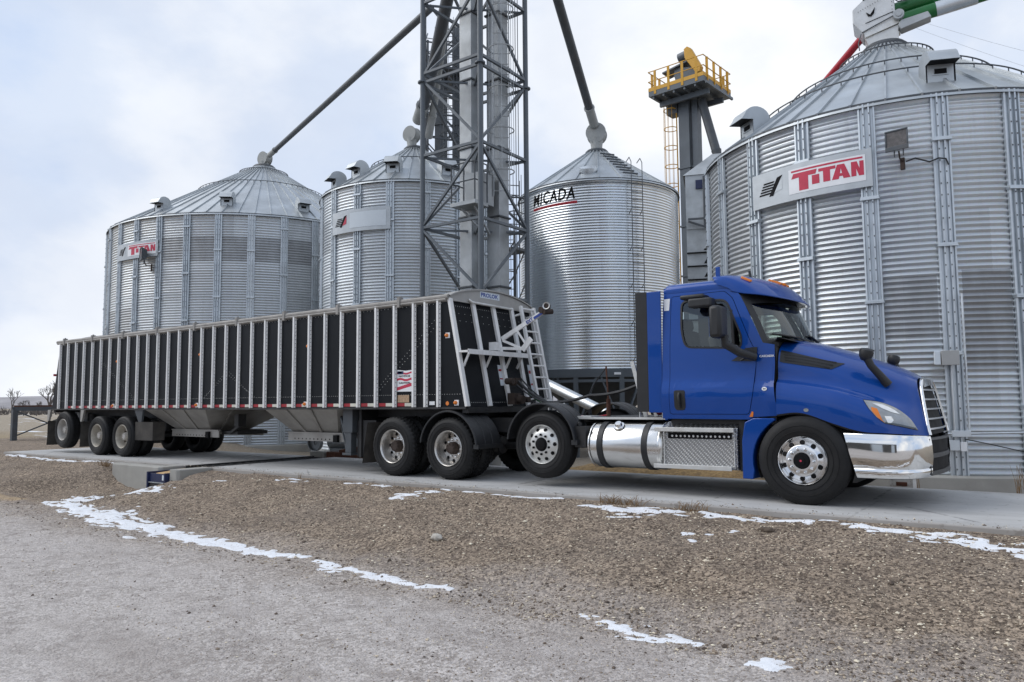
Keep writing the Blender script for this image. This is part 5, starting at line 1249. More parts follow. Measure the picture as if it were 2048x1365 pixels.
# roof, visor
b = MB(); P = []
for x, k in ((-4.40,0),(-4.395,.6),(-4.36,1),(-4.1,1),(-3.8,1),(-3.45,1)):
    P.append([(x, YC-w, 2.76+(z-2.76)*k) for w, z in crom([(1.048,2.74),(1.045,2.80),(1.01,2.85),(.90,2.885),(.6,2.905),(0,2.915)], 4)])
b.grid(P); b.grid(mirror_rows(P)); b.build('roof', M['paint'], TK, 50)
VS = [(1.075,[(-3.62,2.80),(-3.56,2.775),(-3.47,2.735),(-3.43,2.705),(-3.43,2.695),(-3.45,2.69)]),
 (1.05,[(-3.68,2.885),(-3.55,2.87),(-3.39,2.78),(-3.285,2.675),(-3.29,2.65),(-3.36,2.67)]),
 (.96,[(-3.72,2.925),(-3.50,2.915),(-3.27,2.80),(-3.115,2.655),(-3.12,2.625),(-3.24,2.66)]),
 (.72,[(-3.74,2.945),(-3.45,2.945),(-3.15,2.83),(-2.945,2.635),(-2.95,2.60),(-3.15,2.66)]),
 (.38,[(-3.76,2.955),(-3.42,2.96),(-3.06,2.84),(-2.84,2.62),(-2.85,2.585),(-3.08,2.66)]),
 (0,[(-3.77,2.96),(-3.40,2.965),(-3.03,2.845),(-2.80,2.615),(-2.81,2.58),(-3.06,2.66)])]
VG = loft([[(x, YC-w, z) for x, z in s] for w, s in VS], 6, 5)
b = MB(); VT = [r[:22] for r in VG]; VU = [r[21:] for r in VG]; b.grid(VT); b.grid(mirror_rows(VT)); b.grid(VU, 1); b.grid(mirror_rows(VU), 1); b.build('sun_visor', [M['paint'], M['trim']], TK, 60)  # underside of the blue visor coloured black to keep down its bright reflection
def vis(w, v):
    """point on the top of the visor; v from the back (0) to the tip (1)"""
    q = [crom([(x, YC-abs(w0), z) for x, z in s], 5) for w0, s in VS]; i = v*15
    r_ = [lerp(k[int(i)], k[min(int(i)+1, 15)], i-int(i)) for k in q]; ws = [s[0] for s in VS][::-1]
    p_ = [float(np.interp(abs(w), ws, [k[j] for k in r_][::-1])) for j in range(3)]; p_[1] = YC-w; return Vector(p_)
for w in (.88, .16, 0, -.16, -.88):
    b = MB(); A = vis(w, .50); B_ = vis(w, .66); b.bar(A+Vector((0,0,.012)), B_+Vector((.012,0,.012)), .055, .035); b.build('marker_light', M['amber'], TK, 30, bevel=.008)
# windscreen
def ws(u, v, d=0):
    w = -1.09+2.18*u; a = abs(w)/1.09
    Bp = Vector((-2.735-.285*a**2.3, YC+w, 2.02-.035*a**2)); Tp = Vector((-3.02-.285*a**2.3, YC+w*.955, 2.70-.075*a**2)); p_ = Bp.lerp(Tp, v)
    n_ = Vector((.9, .55*w*a, .42)).normalized(); return tuple(p_+n_*(d+.02*math.sin(PI*v)))
b = MB(); b.grid([[ws(u, v) for v in np.linspace(.0, 1, 10)] for u in np.linspace(0, 1, 40)]); b.build('windscreen', M['glass'], TK, 60)
b = MB()
for v0, v1 in ((-.03, .06), (.80, 1.02)): b.grid([[ws(u, v, .006) for v in (v0, v1)] for u in np.linspace(0, 1, 40)])
for u0, u1 in ((-.012, .03), (.97, 1.012)): b.grid([[ws(u, v, .006) for u in (u0, u1)] for v in np.linspace(0, 1, 12)])
b.build('windscreen_seal', M['trim'], TK, 60)
for u0, u1 in ((.42, .12), (.86, .55)):
    b = MB(); b.tube([ws(u0, -.02, .03), ws((u0+u1)/2+.02, .06, .045), ws(u1, .13, .03)], .012, 6); b.tube([ws(u0-.10, .075, .03), ws(u1-.05, .15, .022)], .012, 5); b.build('wiper', M['trim'], TK)
b = MB(); b.grid([[(x, YC-w, z) for w in np.linspace(-1.05, 1.05, 15)] for x, z in ((-2.90,2.0),(-2.86,2.065-.01),(-2.70,2.0))]); b.build('cowl', M['trim'], TK, 40)
b = MB(); b.box(-2.95, -2.885, YC-1.13, YC+1.13, .95, 1.94); b.box(-2.95, -2.87, YC-.98, YC+.98, 1.94, 2.0); b.build('firewall', M['trim'], TK, 0)
# cab inside and back
b = MB(); b.box(-4.36, -2.95, YC-1.08, YC+1.08, 1.03, 1.08); b.box(-3.25, -2.88, YC-1.05, YC+1.05, 1.3, 1.93); b.box(-3.55, -3.2, YC+.2, YC+.9, 1.75, 1.98); b.box(-4.3, -3.35, YC-1.03, YC+1.03, 2.735, 2.745); b.build('dashboard', M['inner'], TK, 0, bevel=.03)
bw_ = MB()
bw_.box(-4.40, -4.36, YC-1.10, YC+1.10, 1.0, 1.95); bw_.box(-4.40, -4.36, YC-1.04, YC+1.04, 2.55, 2.82); bw_.box(-4.40, -4.36, YC-1.08, YC-.62, 1.95, 2.55); bw_.box(-4.40, -4.36, YC+.62, YC+1.08, 1.95, 2.55); bw_.box(-4.42, -4.40, YC-1.13, YC+1.13, 1.03, 2.72); bw_.f = bw_.f[:-6]; bw_.m = bw_.m[:-6]; bw_.v = bw_.v[:-8]
bw_.build('cab_back', M['paint'], TK, 0)
for y in (YC-.55, YC+.55):
    b = MB(); b.box(-4.22, -3.70, y-.26, y+.26, 1.5, 1.68); b.bar((-4.14, y, 1.6), (-4.26, y, 2.25), .14, .48, up=(0,1,0)); b.bar((-4.26, y, 2.25), (-4.28, y, 2.42), .10, .28, up=(0,1,0)); b.box(-4.1, -3.8, y-.15, y+.15, 1.08, 1.5); b.build('seat', M['seat'], TK, 0, bevel=.05, seg=3)
b = MB(); n = 28; cx_, cz_ = -3.58, 2.02
b.tube([(cx_+.2*math.cos(2*PI*i/n)*.45, YC+.55+.23*math.sin(2*PI*i/n), cz_+.2*math.cos(2*PI*i/n)*.9) for i in range(n)], .016, 6, closed=True); b.tube([(cx_, YC+.55, cz_), (-3.3, YC+.55, 1.8)], .03, 8); b.bar((cx_, YC+.34, cz_), (cx_, YC+.76, cz_), .04, .03); b.build('steering_wheel', M['plastic'], TK)
# trailing fairings behind the cab
both('side_fairing', lambda b: b.box(-4.61, -4.402, YC-1.155, YC-1.13, 1.10, 2.775), M['paint'], 0, .008)
both('fairing_flap', lambda b: b.box(-4.79, -4.612, YC-1.150, YC-1.132, 1.11, 2.78), M['flapblk'], 0, .004)
# mirrors
def big_mirror(b):
    b.box(-3.53, -3.37, YC-1.66, YC-1.38, 2.04, 2.45)
def big_arm(b): b.tube([(-3.40, YC-1.45, 2.08), (-3.40, YC-1.44, 1.97), (-3.25, YC-1.34, 1.86), (-3.10, YC-1.20, 1.80)], [.05,.055,.055,.05], 10)
both('mirror', big_mirror, M['plastic'], 30, .045); both('mirror_arm', big_arm, M['plastic'], 50)
def look(b): b.box(-4.05, -3.72, YC-1.32, YC-1.08, 2.60, 2.66); b.box(-3.92, -3.60, YC-1.36, YC-1.18, 2.48, 2.60)
b = MB(); look(b); b.build('door_mirror', M['plastic'], TK, 30, bevel=.025, seg=3)
def hm(b):
    b.tube([(-1.66, YC-.80, 1.43), (-1.72, YC-.84, 1.52), (-1.82, YC-.90, 1.66), (-1.86, YC-.91, 1.76)], [.055,.05,.045,.05], 10)
    b.lathe([(0,-.09),(.05,-.075),(.075,-.03),(.082,.02),(.07,.06),(.0,.065)], (-1.865, YC-.91, 1.80), (.25,-.2,1), 24)
both('hood_mirror', hm, M['plastic'], 50)
# small fittings
b = MB(); v, fc = text2d('CASCADIA', 1, .03); b.add([cab(-3.065+.185*x, 1.80+.028*y, .006) for x, y in v], fc); b.build('lettering', M['white'], TK, 0, recalc=False)
def disc_on(b, x, z, rx_, rz_, d, m=0, fn=cab): b.add([fn(x, z, d+.002)]+[fn(x+rx_*math.cos(2*PI*i/20), z+rz_*math.sin(2*PI*i/20), d) for i in range(20)], [(0, i+1, (i+1)%20+1) for i in range(20)], m)
b = MB(); disc_on(b, -3.0, 1.40, .034, .024, .006); disc_on(b, -3.010, 1.40, .008, .008, .009, 1); disc_on(b, -2.99, 1.40, .008, .008, .009, 1); b.build('emblem', [M['white'], M['blk']], TK, 0)
b = MB(); disc_on(b, -2.50, 1.135, .03, .022, .006, 0, on_hood); b.build('side_lamp', M['lampglass'], TK)
b = MB(); panel(b, [[(-4.38,2.50),(-4.305,2.50),(-4.30,2.665),(-4.385,2.665)]], .006); b.build('permit_plate', M['white'], TK, 0)
both('side_marker', lambda b: panel(b, [[(-3.21,1.05),(-3.165,1.05),(-3.155,1.11),(-3.175,1.12)]], .008), M['amber'], 0)
both('cowl_recess', lambda b: panel(b, [[(-3.06,1.50),(-2.90,1.50),(-2.90,1.72),(-3.06,1.72)]], .003), M['paint'], 40)
b = MB(); b.box(-3.69, -3.63, YC-.93, YC-.90, 2.88, 3.06); b.build('roof_fin', M['paint'], TK, 0, bevel=.006)
b = MB(); b.tube([(-3.45, YC-.2, 2.95), (-3.47, YC-.2, 3.08)], .02, 8); b.build('antenna', M['plastic'], TK)

TY_P = tyre_mesh('tyre', .51)
# chassis
b = MB()
for y in (YC-.43, YC+.43): b.box(-10.3, -1.6, y-.05, y+.05, .76, 1.0)
for x in (-10.2, -8.8, -7.3, -5.8, -4.6, -3.0, -1.8): b.box(x-.06, x+.06, YC-.40, YC+.40, .80, .96)
b.build('chassis', M['frame'], TK, 0)
b = MB(); b.box(-3.5, -1.7, YC-.38, YC+.38, .55, 1.1); b.build('engine', M['frame'], TK, 0, bevel=.03)
b = MB(); b.box(-4.35, -3.3, YC-1.0, YC+1.0, .93, 1.01); b.build('cab_mount', M['frame'], TK, 0)
b = MB()
for x, z in ((-8.18,.515), (-9.46,.515), (-6.35,.63), (-2.56,.50)):
    b.cyl((x, YC-.95, z), (x, YC+.95, z), .075, n=14)
    if x < -7: b.lathe([(0,-.25),(.15,-.2),(.21,0),(.15,.2),(0,.25)], (x, YC, z), (1,0,0), 24)
    for s in (-1, 1): b.cyl((x+.3, YC+s*.48, z-.02), (x+.3, YC+s*.48, z+.32), .13, n=16); b.box(x-.5, x+.4, YC+s*.48-.05, YC+s*.48+.05, z-.08, z+.0); b.tube([(x-.15, YC+s*.55, z), (x-.2, YC+s*.55, z+.5)], .035, 8)
b.tube([(-7.9, YC, .5), (-3.5, YC, .7)], .06, 10); b.build('axles', M['frame'], TK)
b = MB(); b.cyl((-8.85, YC, 1.10), (-8.85, YC, 1.15), .48, n=32); b.box(-9.4, -8.4, YC-.45, YC+.45, 1.0, 1.10); b.build('fifth_wheel', M['frame'], TK, 30)
b = MB(); b.box(-6.0, -4.5, YC-.95, YC+.95, 1.0, 1.03); b.box(-5.95, -4.45, YC-.955, YC-.925, 1.0, 1.032, 1); b.box(-7.0, -6.0, YC-.5, YC+.5, 1.0, 1.03); b.box(-6.15, -5.65, YC-.95, YC-.6, 1.005, 1.045, 1); b.build('deck_plate', [M['frame'], M['alu']], TK, 0)
# fuel tank
def tank(b):
    b.lathe([(0,0),(.20,.004),(.27,.02),(.31,.055),(.327,.10),(.327,1.12),(.31,1.165),(.27,1.2),(.20,1.216),(0,1.22)], (-5.62, YC-.87, .635), (1,0,0), 64)
    for x in (-5.56, -4.47): b.lathe([(.329,-.012),(.333,0),(.329,.012)], (x, YC-.87, .635), (1,0,0), 64)
both('fuel_tank', tank, M['brushed'], 40)
def straps(X_):
    both('tank_strap', lambda b: b.lathe([(.33,-.045),(.342,-.042),(.342,.042),(.33,.045)], (X_[0], YC-.87, .635), (1,0,0), 56), M['plastic'], 30)
straps((-5.38,)); straps((-4.68,))
def cap(b):
    o = Vector((-5.12, YC-.87-.20, .635+.27)); n_ = Vector((0,-.6,.8)); b.lathe([(.085,0),(.08,.012),(.05,.014)], o, n_, 24); b.lathe([(.052,.0),(.052,.05),(.045,.06),(0,.062)], o, n_, 20)
both('filler_cap', cap, M['chrome'], 40)
# diamond-plate step box
def diamond():
    t = NT('diamond plate'); mp_ = t.new('ShaderNodeMapping'); mp_.inputs['Rotation'].default_value = (0, R(45), 0); t.l(t.co(), mp_.inputs[0])
    sx = t.new('ShaderNodeSeparateXYZ'); t.l(mp_.outputs[0], sx.inputs[0]); cv = t.new('ShaderNodeCombineXYZ'); t.l(sx.outputs[0], cv.inputs[0]); t.l(t.math('MULTIPLY', sx.outputs[2], 1.7), cv.inputs[1])
    w1 = t.new('ShaderNodeTexVoronoi', distance='EUCLIDEAN', voronoi_dimensions='2D'); w1.inputs['Scale'].default_value = 21; w1.inputs['Randomness'].default_value = .0; t.l(cv.outputs[0], w1.inputs['Vector'])
    hgt = t.ramp(w1.outputs['Distance'], (.22, 1.), (.42, 0.))
    t.set(Base_Color=t.mix(hgt, t.mix(t.noise(3, 4), (.34,.34,.34), (.44,.44,.44)), (.80,.80,.80)), Metallic=.85, Roughness=.3); t.bump(hgt, 1., .012); return t.m  # raised pattern also coloured paler to stand in for its sparkle
M['diamond'] = diamond()
def stepbox(b):
    y = YC-1.14
    b.prism([(-4.42, y, .40), (-4.42, y, .80), (-4.42, y+.02, .90), (-4.42, y+.20, .975), (-4.42, y+.55, .975), (-4.42, y+.55, .36), (-4.42, y+.06, .36)], (1.03, 0, 0))
both('step_box', stepbox, M['diamond'], 0, .008)
def treads(b):
    y = YC-1.14
    for z, x0, x1 in ((.865, -4.50, -3.40), (.375, -4.52, -3.44)): b.box(x0, x1, y-.09, y+.06, z, z+.035); b.box(x0, x1, y-.095, y-.075, z-.015, z+.04)
    for x in (-4.40, -3.43): b.box(x, x+.012, y-.02, y+.1, .38, .87)
both('step', treads, M['alu'], 0, .004)
def recess(b):
    y = YC-1.145; b.box(-4.34, -3.46, y-.001, y+.01, .755, .835)
    for k in range(14): b.lathe([(.016,0),(.010,-.006),(0,-.007)], (-4.28+k*.06, y-.001, .79), (0,1,0), 10, 1)
both('step_recess', recess, [M['blk'], M['alu_p']], 30)
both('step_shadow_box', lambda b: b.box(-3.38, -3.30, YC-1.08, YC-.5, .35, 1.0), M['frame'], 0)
# fenders over the first drive axle and the pusher axle
def fender(cx_, cz_, r, a0, a1, y0, y1):
    def f(b):
        pr = [(r,.0),(r+.012,.0),(r+.02,.03),(r+.02,.20),(r+.012,.205),(r+.012,.225),(r+.02,.23),(r+.02,.40),(r+.012,.405),(r+.012,.425),(r+.02,.43),(r+.02,y1-y0-.02),(r,y1-y0),(r-.006,y1-y0-.03),(r-.006,.03)]
        b.lathe(pr, (cx_, y0, cz_), (0,1,0), 40, 0, R(a0), R(a1), ref=(0,0,1))
        b.tube([(cx_+(r+.005)*math.sin(R(a)), y0, cz_+(r+.005)*math.cos(R(a))) for a in np.linspace(a0, a1, 24)], .018, 6)
        e = R(a1); x, z = cx_+r*math.sin(e), cz_+r*math.cos(e); b.box(x-.05, x+.05, y0, y1, z-.06, z+.01); b.box(x-.1, x-.0, y0+.2, y1, z+.03, z+.10)
    return f
both('fender', fender(-8.18, .515, .60, -82, 84, YC-1.27, YC-.62), M['plastic'], 40)
both('fender', fender(-6.35, .63, .60, -84, 84, YC-1.27, YC-.80), M['plastic'], 40)
both('fender_bracket', lambda b: b.tube([(-8.18, YC-.5, .95), (-8.18, YC-1.0, 1.12)], .03, 8), M['frame'], 30)
both('fender_bracket', lambda b: (b.tube([(-6.35, YC-.45, .95), (-5.75, YC-1.1, .93)], .03, 8), b.box(-5.78, -5.6, YC-1.2, YC-.5, .6, .9)), M['frame'], 30)
both('mud_flap', lambda b: (b.add([(-10.13, YC-1.2, .92), (-10.10, YC-.62, .92), (-10.18, YC-.60, .19), (-10.22, YC-1.24, .19)], [(0,1,2,3)]), b.add([(-10.145, YC-1.2, .92), (-10.115, YC-.62, .92), (-10.195, YC-.60, .19), (-10.235, YC-1.24, .19)], [(0,1,2,3)])), M['flap'], 0)
wheel(TK, -2.56, 9.42, .530, TY_S, RM_F); wheel(TK, -2.56, 2*YC-9.42, .530, TY_S, RM_F, True)
wheel(TK, -6.35, 9.45, .625, TY_P, RM_P); wheel(TK, -6.35, 2*YC-9.45, .625, TY_P, RM_P, True)
for x in (-8.18, -9.46):
    wheel(TK, x, 9.42, .512, TY_D, RM_D, inner=9.76); wheel(TK, x, 2*YC-9.42, .512, TY_D, RM_D, True, inner=2*YC-9.76)
# hose stand, air hoses, deck ladder
b = MB(); b.tube([(-5.83, 10.6, 1.0), (-5.83, 10.6, 1.30)], .035, 10); b.tube([(-5.83, 10.6, 1.3), (-5.86, 10.6, 1.82)], .014, 8); b.build('hose_stand', M['rust'], TK)
b = MB(); b.tube([(-5.86, 10.6, 1.80), (-6.05, 10.55, 1.55), (-6.12, 10.52, 1.40)], .010, 6)
def sag(p, q, s, n=12): return [tuple(Vector(p).lerp(Vector(q), i/n)-Vector((0,0,s*4*(i/n)*(1-i/n)))) for i in range(n+1)]
for k, c in enumerate((0, .03, -.03)):
    b.tube(sag((-4.70, 10.3+c, 1.72), (-6.12, 10.52, 1.36+c*.3), .10)+sag((-6.12, 10.52, 1.36+c*.3), (-6.9, 10.5+c, 1.25), .03)[1:]+sag((-6.9, 10.5+c, 1.25), (-7.58, 10.6+c*2, 1.62+c*2), .05)[1:], .026 if k == 0 else .014, 7)
b.build('air_hose', M['plastic'], TK)
b = MB(); b.tube(sag((-6.7, 10.4, 1.22), (-7.55, 10.75, 1.5), .10), .012, 6); b.build('green_air_hose', M['green'], TK)
b = MB(); b.tube(sag((-6.6, 10.3, 1.16), (-5.83, 10.6, 1.05), .08), .014, 6); b.build('red_air_hose', M['red'], TK)
b = MB()
for y in (10.1, 10.45): b.bar((-4.93, y, 1.03), (-5.14, y, 1.85), .03, .06)
for k in range(6): z = 1.12+k*.13; b.tube([(-4.93-.21*(z-1.03)/.82, 10.1, z), (-4.93-.21*(z-1.03)/.82, 10.45, z)], .014, 6)
b.build('deck_ladder', M['alu'], TK, 0)
b = MB(); b.tube([(-4.98, 10.0, 1.03), (-4.98, 10.0, 1.16), (-4.62, 10.0, 1.16), (-4.62, 10.0, 1.03)], .016, 6); b.build('deck_rail', M['alu'], TK)
b = MB(); b.cyl((-4.9, 10.45, 1.15), (-4.5, 10.45, 1.15), .1, n=16); b.build('air_tank', M['red'], TK)
b = MB(); b.cyl((-7.2, YC-.52, .7), (-6.8, YC-.52, .7), .12, n=16); b.cyl((-4.3, YC-.75, .62), (-3.45, YC-.75, .62), .1, n=16); b.build('air_tank', M['frame'], TK)

# ------------------------------------------------------------------ snow lying along the toe of the bank and the pad edge
SN = MB()
def snow(pts, hw, cell=.022, seed=0, rag=.75, gaps=.0, sol=.62):
    P = [Vector((*p[:2], 0)) for p in pts]; W_ = hw if isinstance(hw, list) else [hw]*len(P)
    x0 = min(p.x for p in P)-max(W_)*1.6; x1 = max(p.x for p in P)+max(W_)*1.6; y0 = min(p.y for p in P)-max(W_)*1.6; y1 = max(p.y for p in P)+max(W_)*1.6
    nx_ = int((x1-x0)/cell/1.5)+1; ny_ = int((y1-y0)/cell)+1; keep = {}
    def val(x, y):
        q = Vector((x, y, 0)); best = 9.
        for i in range(len(P)-1) if len(P) > 1 else []:
            a, b_ = P[i], P[i+1]; d = b_-a; t = max(0, min(1, (q-a).dot(d)/max(1e-9, d.dot(d)))); w = W_[i]+(W_[i+1]-W_[i])*t
            best = min(best, (q-(a+d*t)).length/max(w, .01))
        if len(P) == 1: best = (q-P[0]).length/W_[0]
        n = noise.fractal((x*3.2+seed, y*8, seed), .45, 2.1, 6)*(.55+rag*.6)+noise.noise((x*.9, y*.9, seed+9))*gaps*1.3-.12
        return (1-best)*sol+n*1.15
    for i in range(nx_):
        for j in range(ny_):
            x = x0+i*cell*1.5; y = y0+j*cell; v = val(x, y)
            if v > .0 and y < PAD_Y0-.01: keep[(i, j)] = min(v, .5)
    idx = {}; vs = []; fs = []
    def vert(i, j):
        if (i, j) not in idx:
            e = min(keep.get((i+a, j+b_), 0) for a in (-1, 0) for b_ in (-1, 0)); x = x0+(i-.5)*cell*1.5; y = y0+(j-.5)*cell
            jx = noise.noise((x*20, y*20, 1))*cell*.5; idx[(i, j)] = len(vs); vs.append((x+jx, y+jx*.6, gq(x, y)+(.004+.014*e**.7 if e > 0 else -.002)))
        return idx[(i, j)]
    for i, j in keep: fs.append((vert(i, j), vert(i+1, j), vert(i+1, j+1), vert(i, j+1)))
    if vs: SN.add(vs, fs)
snow([(-14.6,6.0),(-12.83,5.76),(-11.94,5.72),(-10.93,5.64),(-9.79,5.53),(-8.84,5.45),(-7.97,5.43),(-7.2,5.45),(-6.8,5.46)], [.03,.22,.36,.30,.22,.18,.14,.12,.08], seed=1, rag=.35, sol=.95)
snow([(-6.55,5.43),(-6.22,5.34),(-5.77,5.31),(-5.31,5.27),(-4.92,5.27),(-4.55,5.29)], [.06,.12,.10,.09,.09,.05], seed=2, rag=.3, sol=.8)
snow([(-15.1,6.6),(-14.2,6.75),(-13.4,6.95),(-12.75,7.05)], [.22,.42,.42,.2], seed=3, rag=.5, gaps=.2, sol=.9)
snow([(-14.9,6.2),(-13.7,6.2)], [.1,.2], seed=13, rag=.7, gaps=.5)
snow([(-23.4,8.6),(-21.5,8.55),(-19.8,8.58),(-17.4,8.6),(-16.4,8.64)], [.1,.10,.13,.08,.05], seed=4, rag=.6)
snow([(-7.95,8.0),(-7.72,8.2),(-7.65,8.5)], [.14,.20,.16], seed=5, rag=.7)
snow([(-7.4,8.64),(-6.6,8.64),(-5.9,8.64),(-5.4,8.66)], [.08,.07,.06,.05], seed=6, rag=.7, gaps=.5)
snow([(-4.95,8.42),(-4.4,8.36),(-3.95,8.38),(-3.47,8.46),(-3.01,8.52),(-2.5,8.60),(-2.0,8.64)], [.12,.20,.17,.12,.12,.09,.06], seed=7, rag=.7, gaps=.3)
snow([(-4.25,7.93),(-3.96,8.15)], [.08,.1], seed=8, rag=.8)
snow([(-1.9,8.58),(-1.47,8.45),(-1.1,8.36),(-.72,8.32),(-.34,8.22),(.1,8.15),(.6,8.2)], [.07,.16,.22,.24,.26,.24,.2], seed=9, rag=.75, gaps=.3)
snow([(-3.17,5.24),(-3.0,5.21),(-2.8,5.18),(-2.53,5.16),(-2.16,5.16)], [.04,.07,.12,.11,.05], seed=10, rag=.35)
snow([(-1.70,4.96),(-1.6,5.0),(-1.46,5.02)], [.05,.09,.05], seed=11, rag=.5); snow([(-3.05,7.74),(-2.87,7.86)], .06, seed=12); snow([(-3.29,7.65)], [.06], seed=14); snow([(-3.13,7.42)], [.05], seed=15)
snow([(-11.2,8.45),(-10.7,8.5)], [.1,.08], seed=16, rag=.8); snow([(-9.6,8.55),(-8.6,8.6)], [.06,.06], seed=17, rag=.9, gaps=.5); snow([(-9.9,5.1),(-9.7,5.1)], [.06,.04], seed=18); snow([(-8.4,4.7),(-8.2,4.7)], [.04,.04], seed=19)
snow([(-12.3,7.9)], [.12], seed=20)
def snow_mat():
    t = NT('old snow'); c = t.mix(t.noise(5, 5), (.70,.72,.755), (.84,.855,.88))
    c = t.mix(t.math('MULTIPLY', t.ramp(t.noise(7, 6, .7), (.48, 0.), (.72, 1.)), .5), c, (.50,.46,.42))
    c = t.mix(t.ramp(t.noise(38, 4, .7), (.60, 0.), (.66, .85)), c, (.27,.21,.165))
    t.set(Base_Color=c, Roughness=.8, Subsurface_Weight=.0); t.bump(t.noise(45, 4, .7), .7, .012); return t.m
tag(SN.build('snow', snow_mat(), None, 60), 'patches of old snow lying along the foot of the gravel bank and the pad edge', 'snow', kind='stuff')

# ------------------------------------------------------------------ unloading pit: concrete wing walls, conveyor and its trough
def slab(name, pts, z0, z1, label, cat, mat, bev=.015, group=None):
    b = MB(); b.prism([(x, y, z0) for x, y in pts], (0, 0, z1-z0)); o = b.build(name, mat, None, 0, org=(sum(p[0] for p in pts)/len(pts), sum(p[1] for p in pts)/len(pts), z0), bevel=bev); tag(o, label, cat, group); return o
slab('pit_wall', [(-16.72,8.20),(-14.86,8.20),(-14.80,8.26),(-14.80,8.735),(-15.1,8.735),(-15.1,8.48),(-16.95,8.48),(-16.95,8.34)], -.7, .012, 'long smooth concrete wing wall left of the unloading pit', 'concrete wall', M['conc'], .02, 'pit walls')
slab('pit_wall', [(-14.08,8.0),(-13.84,8.0),(-13.80,8.05),(-13.80,8.735),(-14.08,8.735)], -.7, .014, 'short chipped concrete wall right of the unloading pit', 'concrete wall', M['conc'], .02, 'pit walls')
t = empty('pit_conveyor', (-14.5, 9.5, -.3)); tag(t, 'navy blue low-profile conveyor running across the pad in the unloading pit', 'conveyor')
b = MB(); b.box(-14.72, -14.12, 7.94, 7.98, -.42, -.08, 0); b.box(-14.74, -14.70, 7.9, 8.9, -.44, -.05, 0); b.box(-14.14, -14.10, 7.92, 8.9, -.44, -.06, 0); b.box(-14.72, -14.12, 7.915, 7.96, -.26, -.245, 1); b.box(-14.22, -14.16, 7.93, 7.94, -.20, -.10, 2); b.box(-14.70, -14.14, 7.935, 7.94, -.42, -.27, 3)
b.build('end_box', [M['navy'], M['galv_dull'], M['panel'], M['frame']], t, 0, bevel=.004)
b = MB(); b.box(-14.76, -14.12, 9.05, 12.05, -.065, -.03, 0); b.box(-14.80, -14.74, 8.76, 12.05, -.066, .006, 1); b.box(-14.13, -14.07, 9.05, 12.05, -.066, -.008, 1)
for k in range(15): b.box(-14.73, -14.15, 9.1+k*.2, 9.13+k*.2, -.03, -.012, 1)
b.build('belt_trough', [M['black'], M['frame']], t, 0)
b = MB()
for i in range(13):
    for j in range(9): pass
b.grid([[(-14.70+.55*u, 7.98+1.0*v, -.10+.08*math.sin(PI*u)*math.sin(PI*min(1, v*1.1))+.03*noise.noise((u*6, v*6, 2))) for v in np.linspace(0, 1, 14)] for u in np.linspace(0, 1, 12)])
tag(b.build('spilled_grain', pm('spilled grain', (.50,.33,.16), .9, 0, .3, 40, .5, 90)), 'pale orange grain spilled over the end of the pit conveyor', 'grain', kind='stuff')
# drive motor and trough end at the far end of the pit
t = empty('conveyor_drive', (-14.6, 12.3, -.05)); tag(t, 'old grey motor with belt wheel on a rusty base beyond the pit', 'motor')
b = MB(); b.box(-15.1, -14.6, 12.2, 12.8, -.12, .1); b.build('base', M['conc'], t, 0, bevel=.02)
b = MB(); b.lathe([(.0,-.03),(.06,-.04),(.07,-.02),(.17,-.02),(.19,-.05),(.21,-.05),(.21,.05),(.19,.05)], (-14.87, 12.18, .32), (.15,-1,0), 28); b.build('belt_wheel', M['galv_dull'], t)
b = MB(); b.cyl((-14.65, 12.5, .33), (-14.1, 12.6, .33), .17, n=20); b.cyl((-14.1, 12.6, .33), (-14.0, 12.62, .33), .12, n=16); b.box(-14.6, -14.05, 12.4, 12.7, .08, .18); b.bar((-15.05, 12.3, .52), (-13.75, 12.5, .50), .06, .05); b.build('motor_body', M['galv_dull'], t)
b = MB(); b.box(-14.55, -13.35, 12.25, 12.75, -.1, .10); b.bar((-14.05, 12.3, .1), (-13.35, 12.4, .22), .2, .12); b.bar((-13.75, 12.35, .35), (-13.65, 12.4, .05), .05, .05); b.build('rusty_base', M['rust'], t, 0, bevel=.02)

# ------------------------------------------------------------------ loose things on the ground
def rock(name, loc, r, label, mat, seed, sq=(1,.8,.6)):
    bm = bmesh.new(); bmesh.ops.create_icosphere(bm, subdivisions=3, radius=r)
    for v in bm.verts: k = 1+.28*noise.noise(v.co*(1.6/r)+Vector((seed,0,0)))+.1*noise.noise(v.co*(4/r)); v.co = Vector((v.co.x*sq[0]*k, v.co.y*sq[1]*k, v.co.z*sq[2]*k))
    me = bpy.data.meshes.new(name); bm.to_mesh(me); bm.free(); me.materials.append(mat); me.polygons.foreach_set('use_smooth', [True]*len(me.polygons))
    o = bpy.data.objects.new(name, me); COL.objects.link(o); o.location = loc; tag(o, label, 'rock'); return o
rock('rock', (-5.73, 6.41, gq(-5.73, 6.41)+.025), .062, 'pale fist-sized rock alone on the gravel bank below the trailer front', pm('pale rock', (.46,.43,.38), .9, 0, .15, 20, .3, 60), 2, (1.2,.8,.72))
rock('dirt_clod', (-2.55, 7.95, gq(-2.55, 7.95)+.015), .06, 'dark brown dirt clod near the snow below the steer wheel', pm('dark clod', (.10,.075,.055), .95, 0, .3, 20, .4, 60), 5, (1.3,.9,.5))
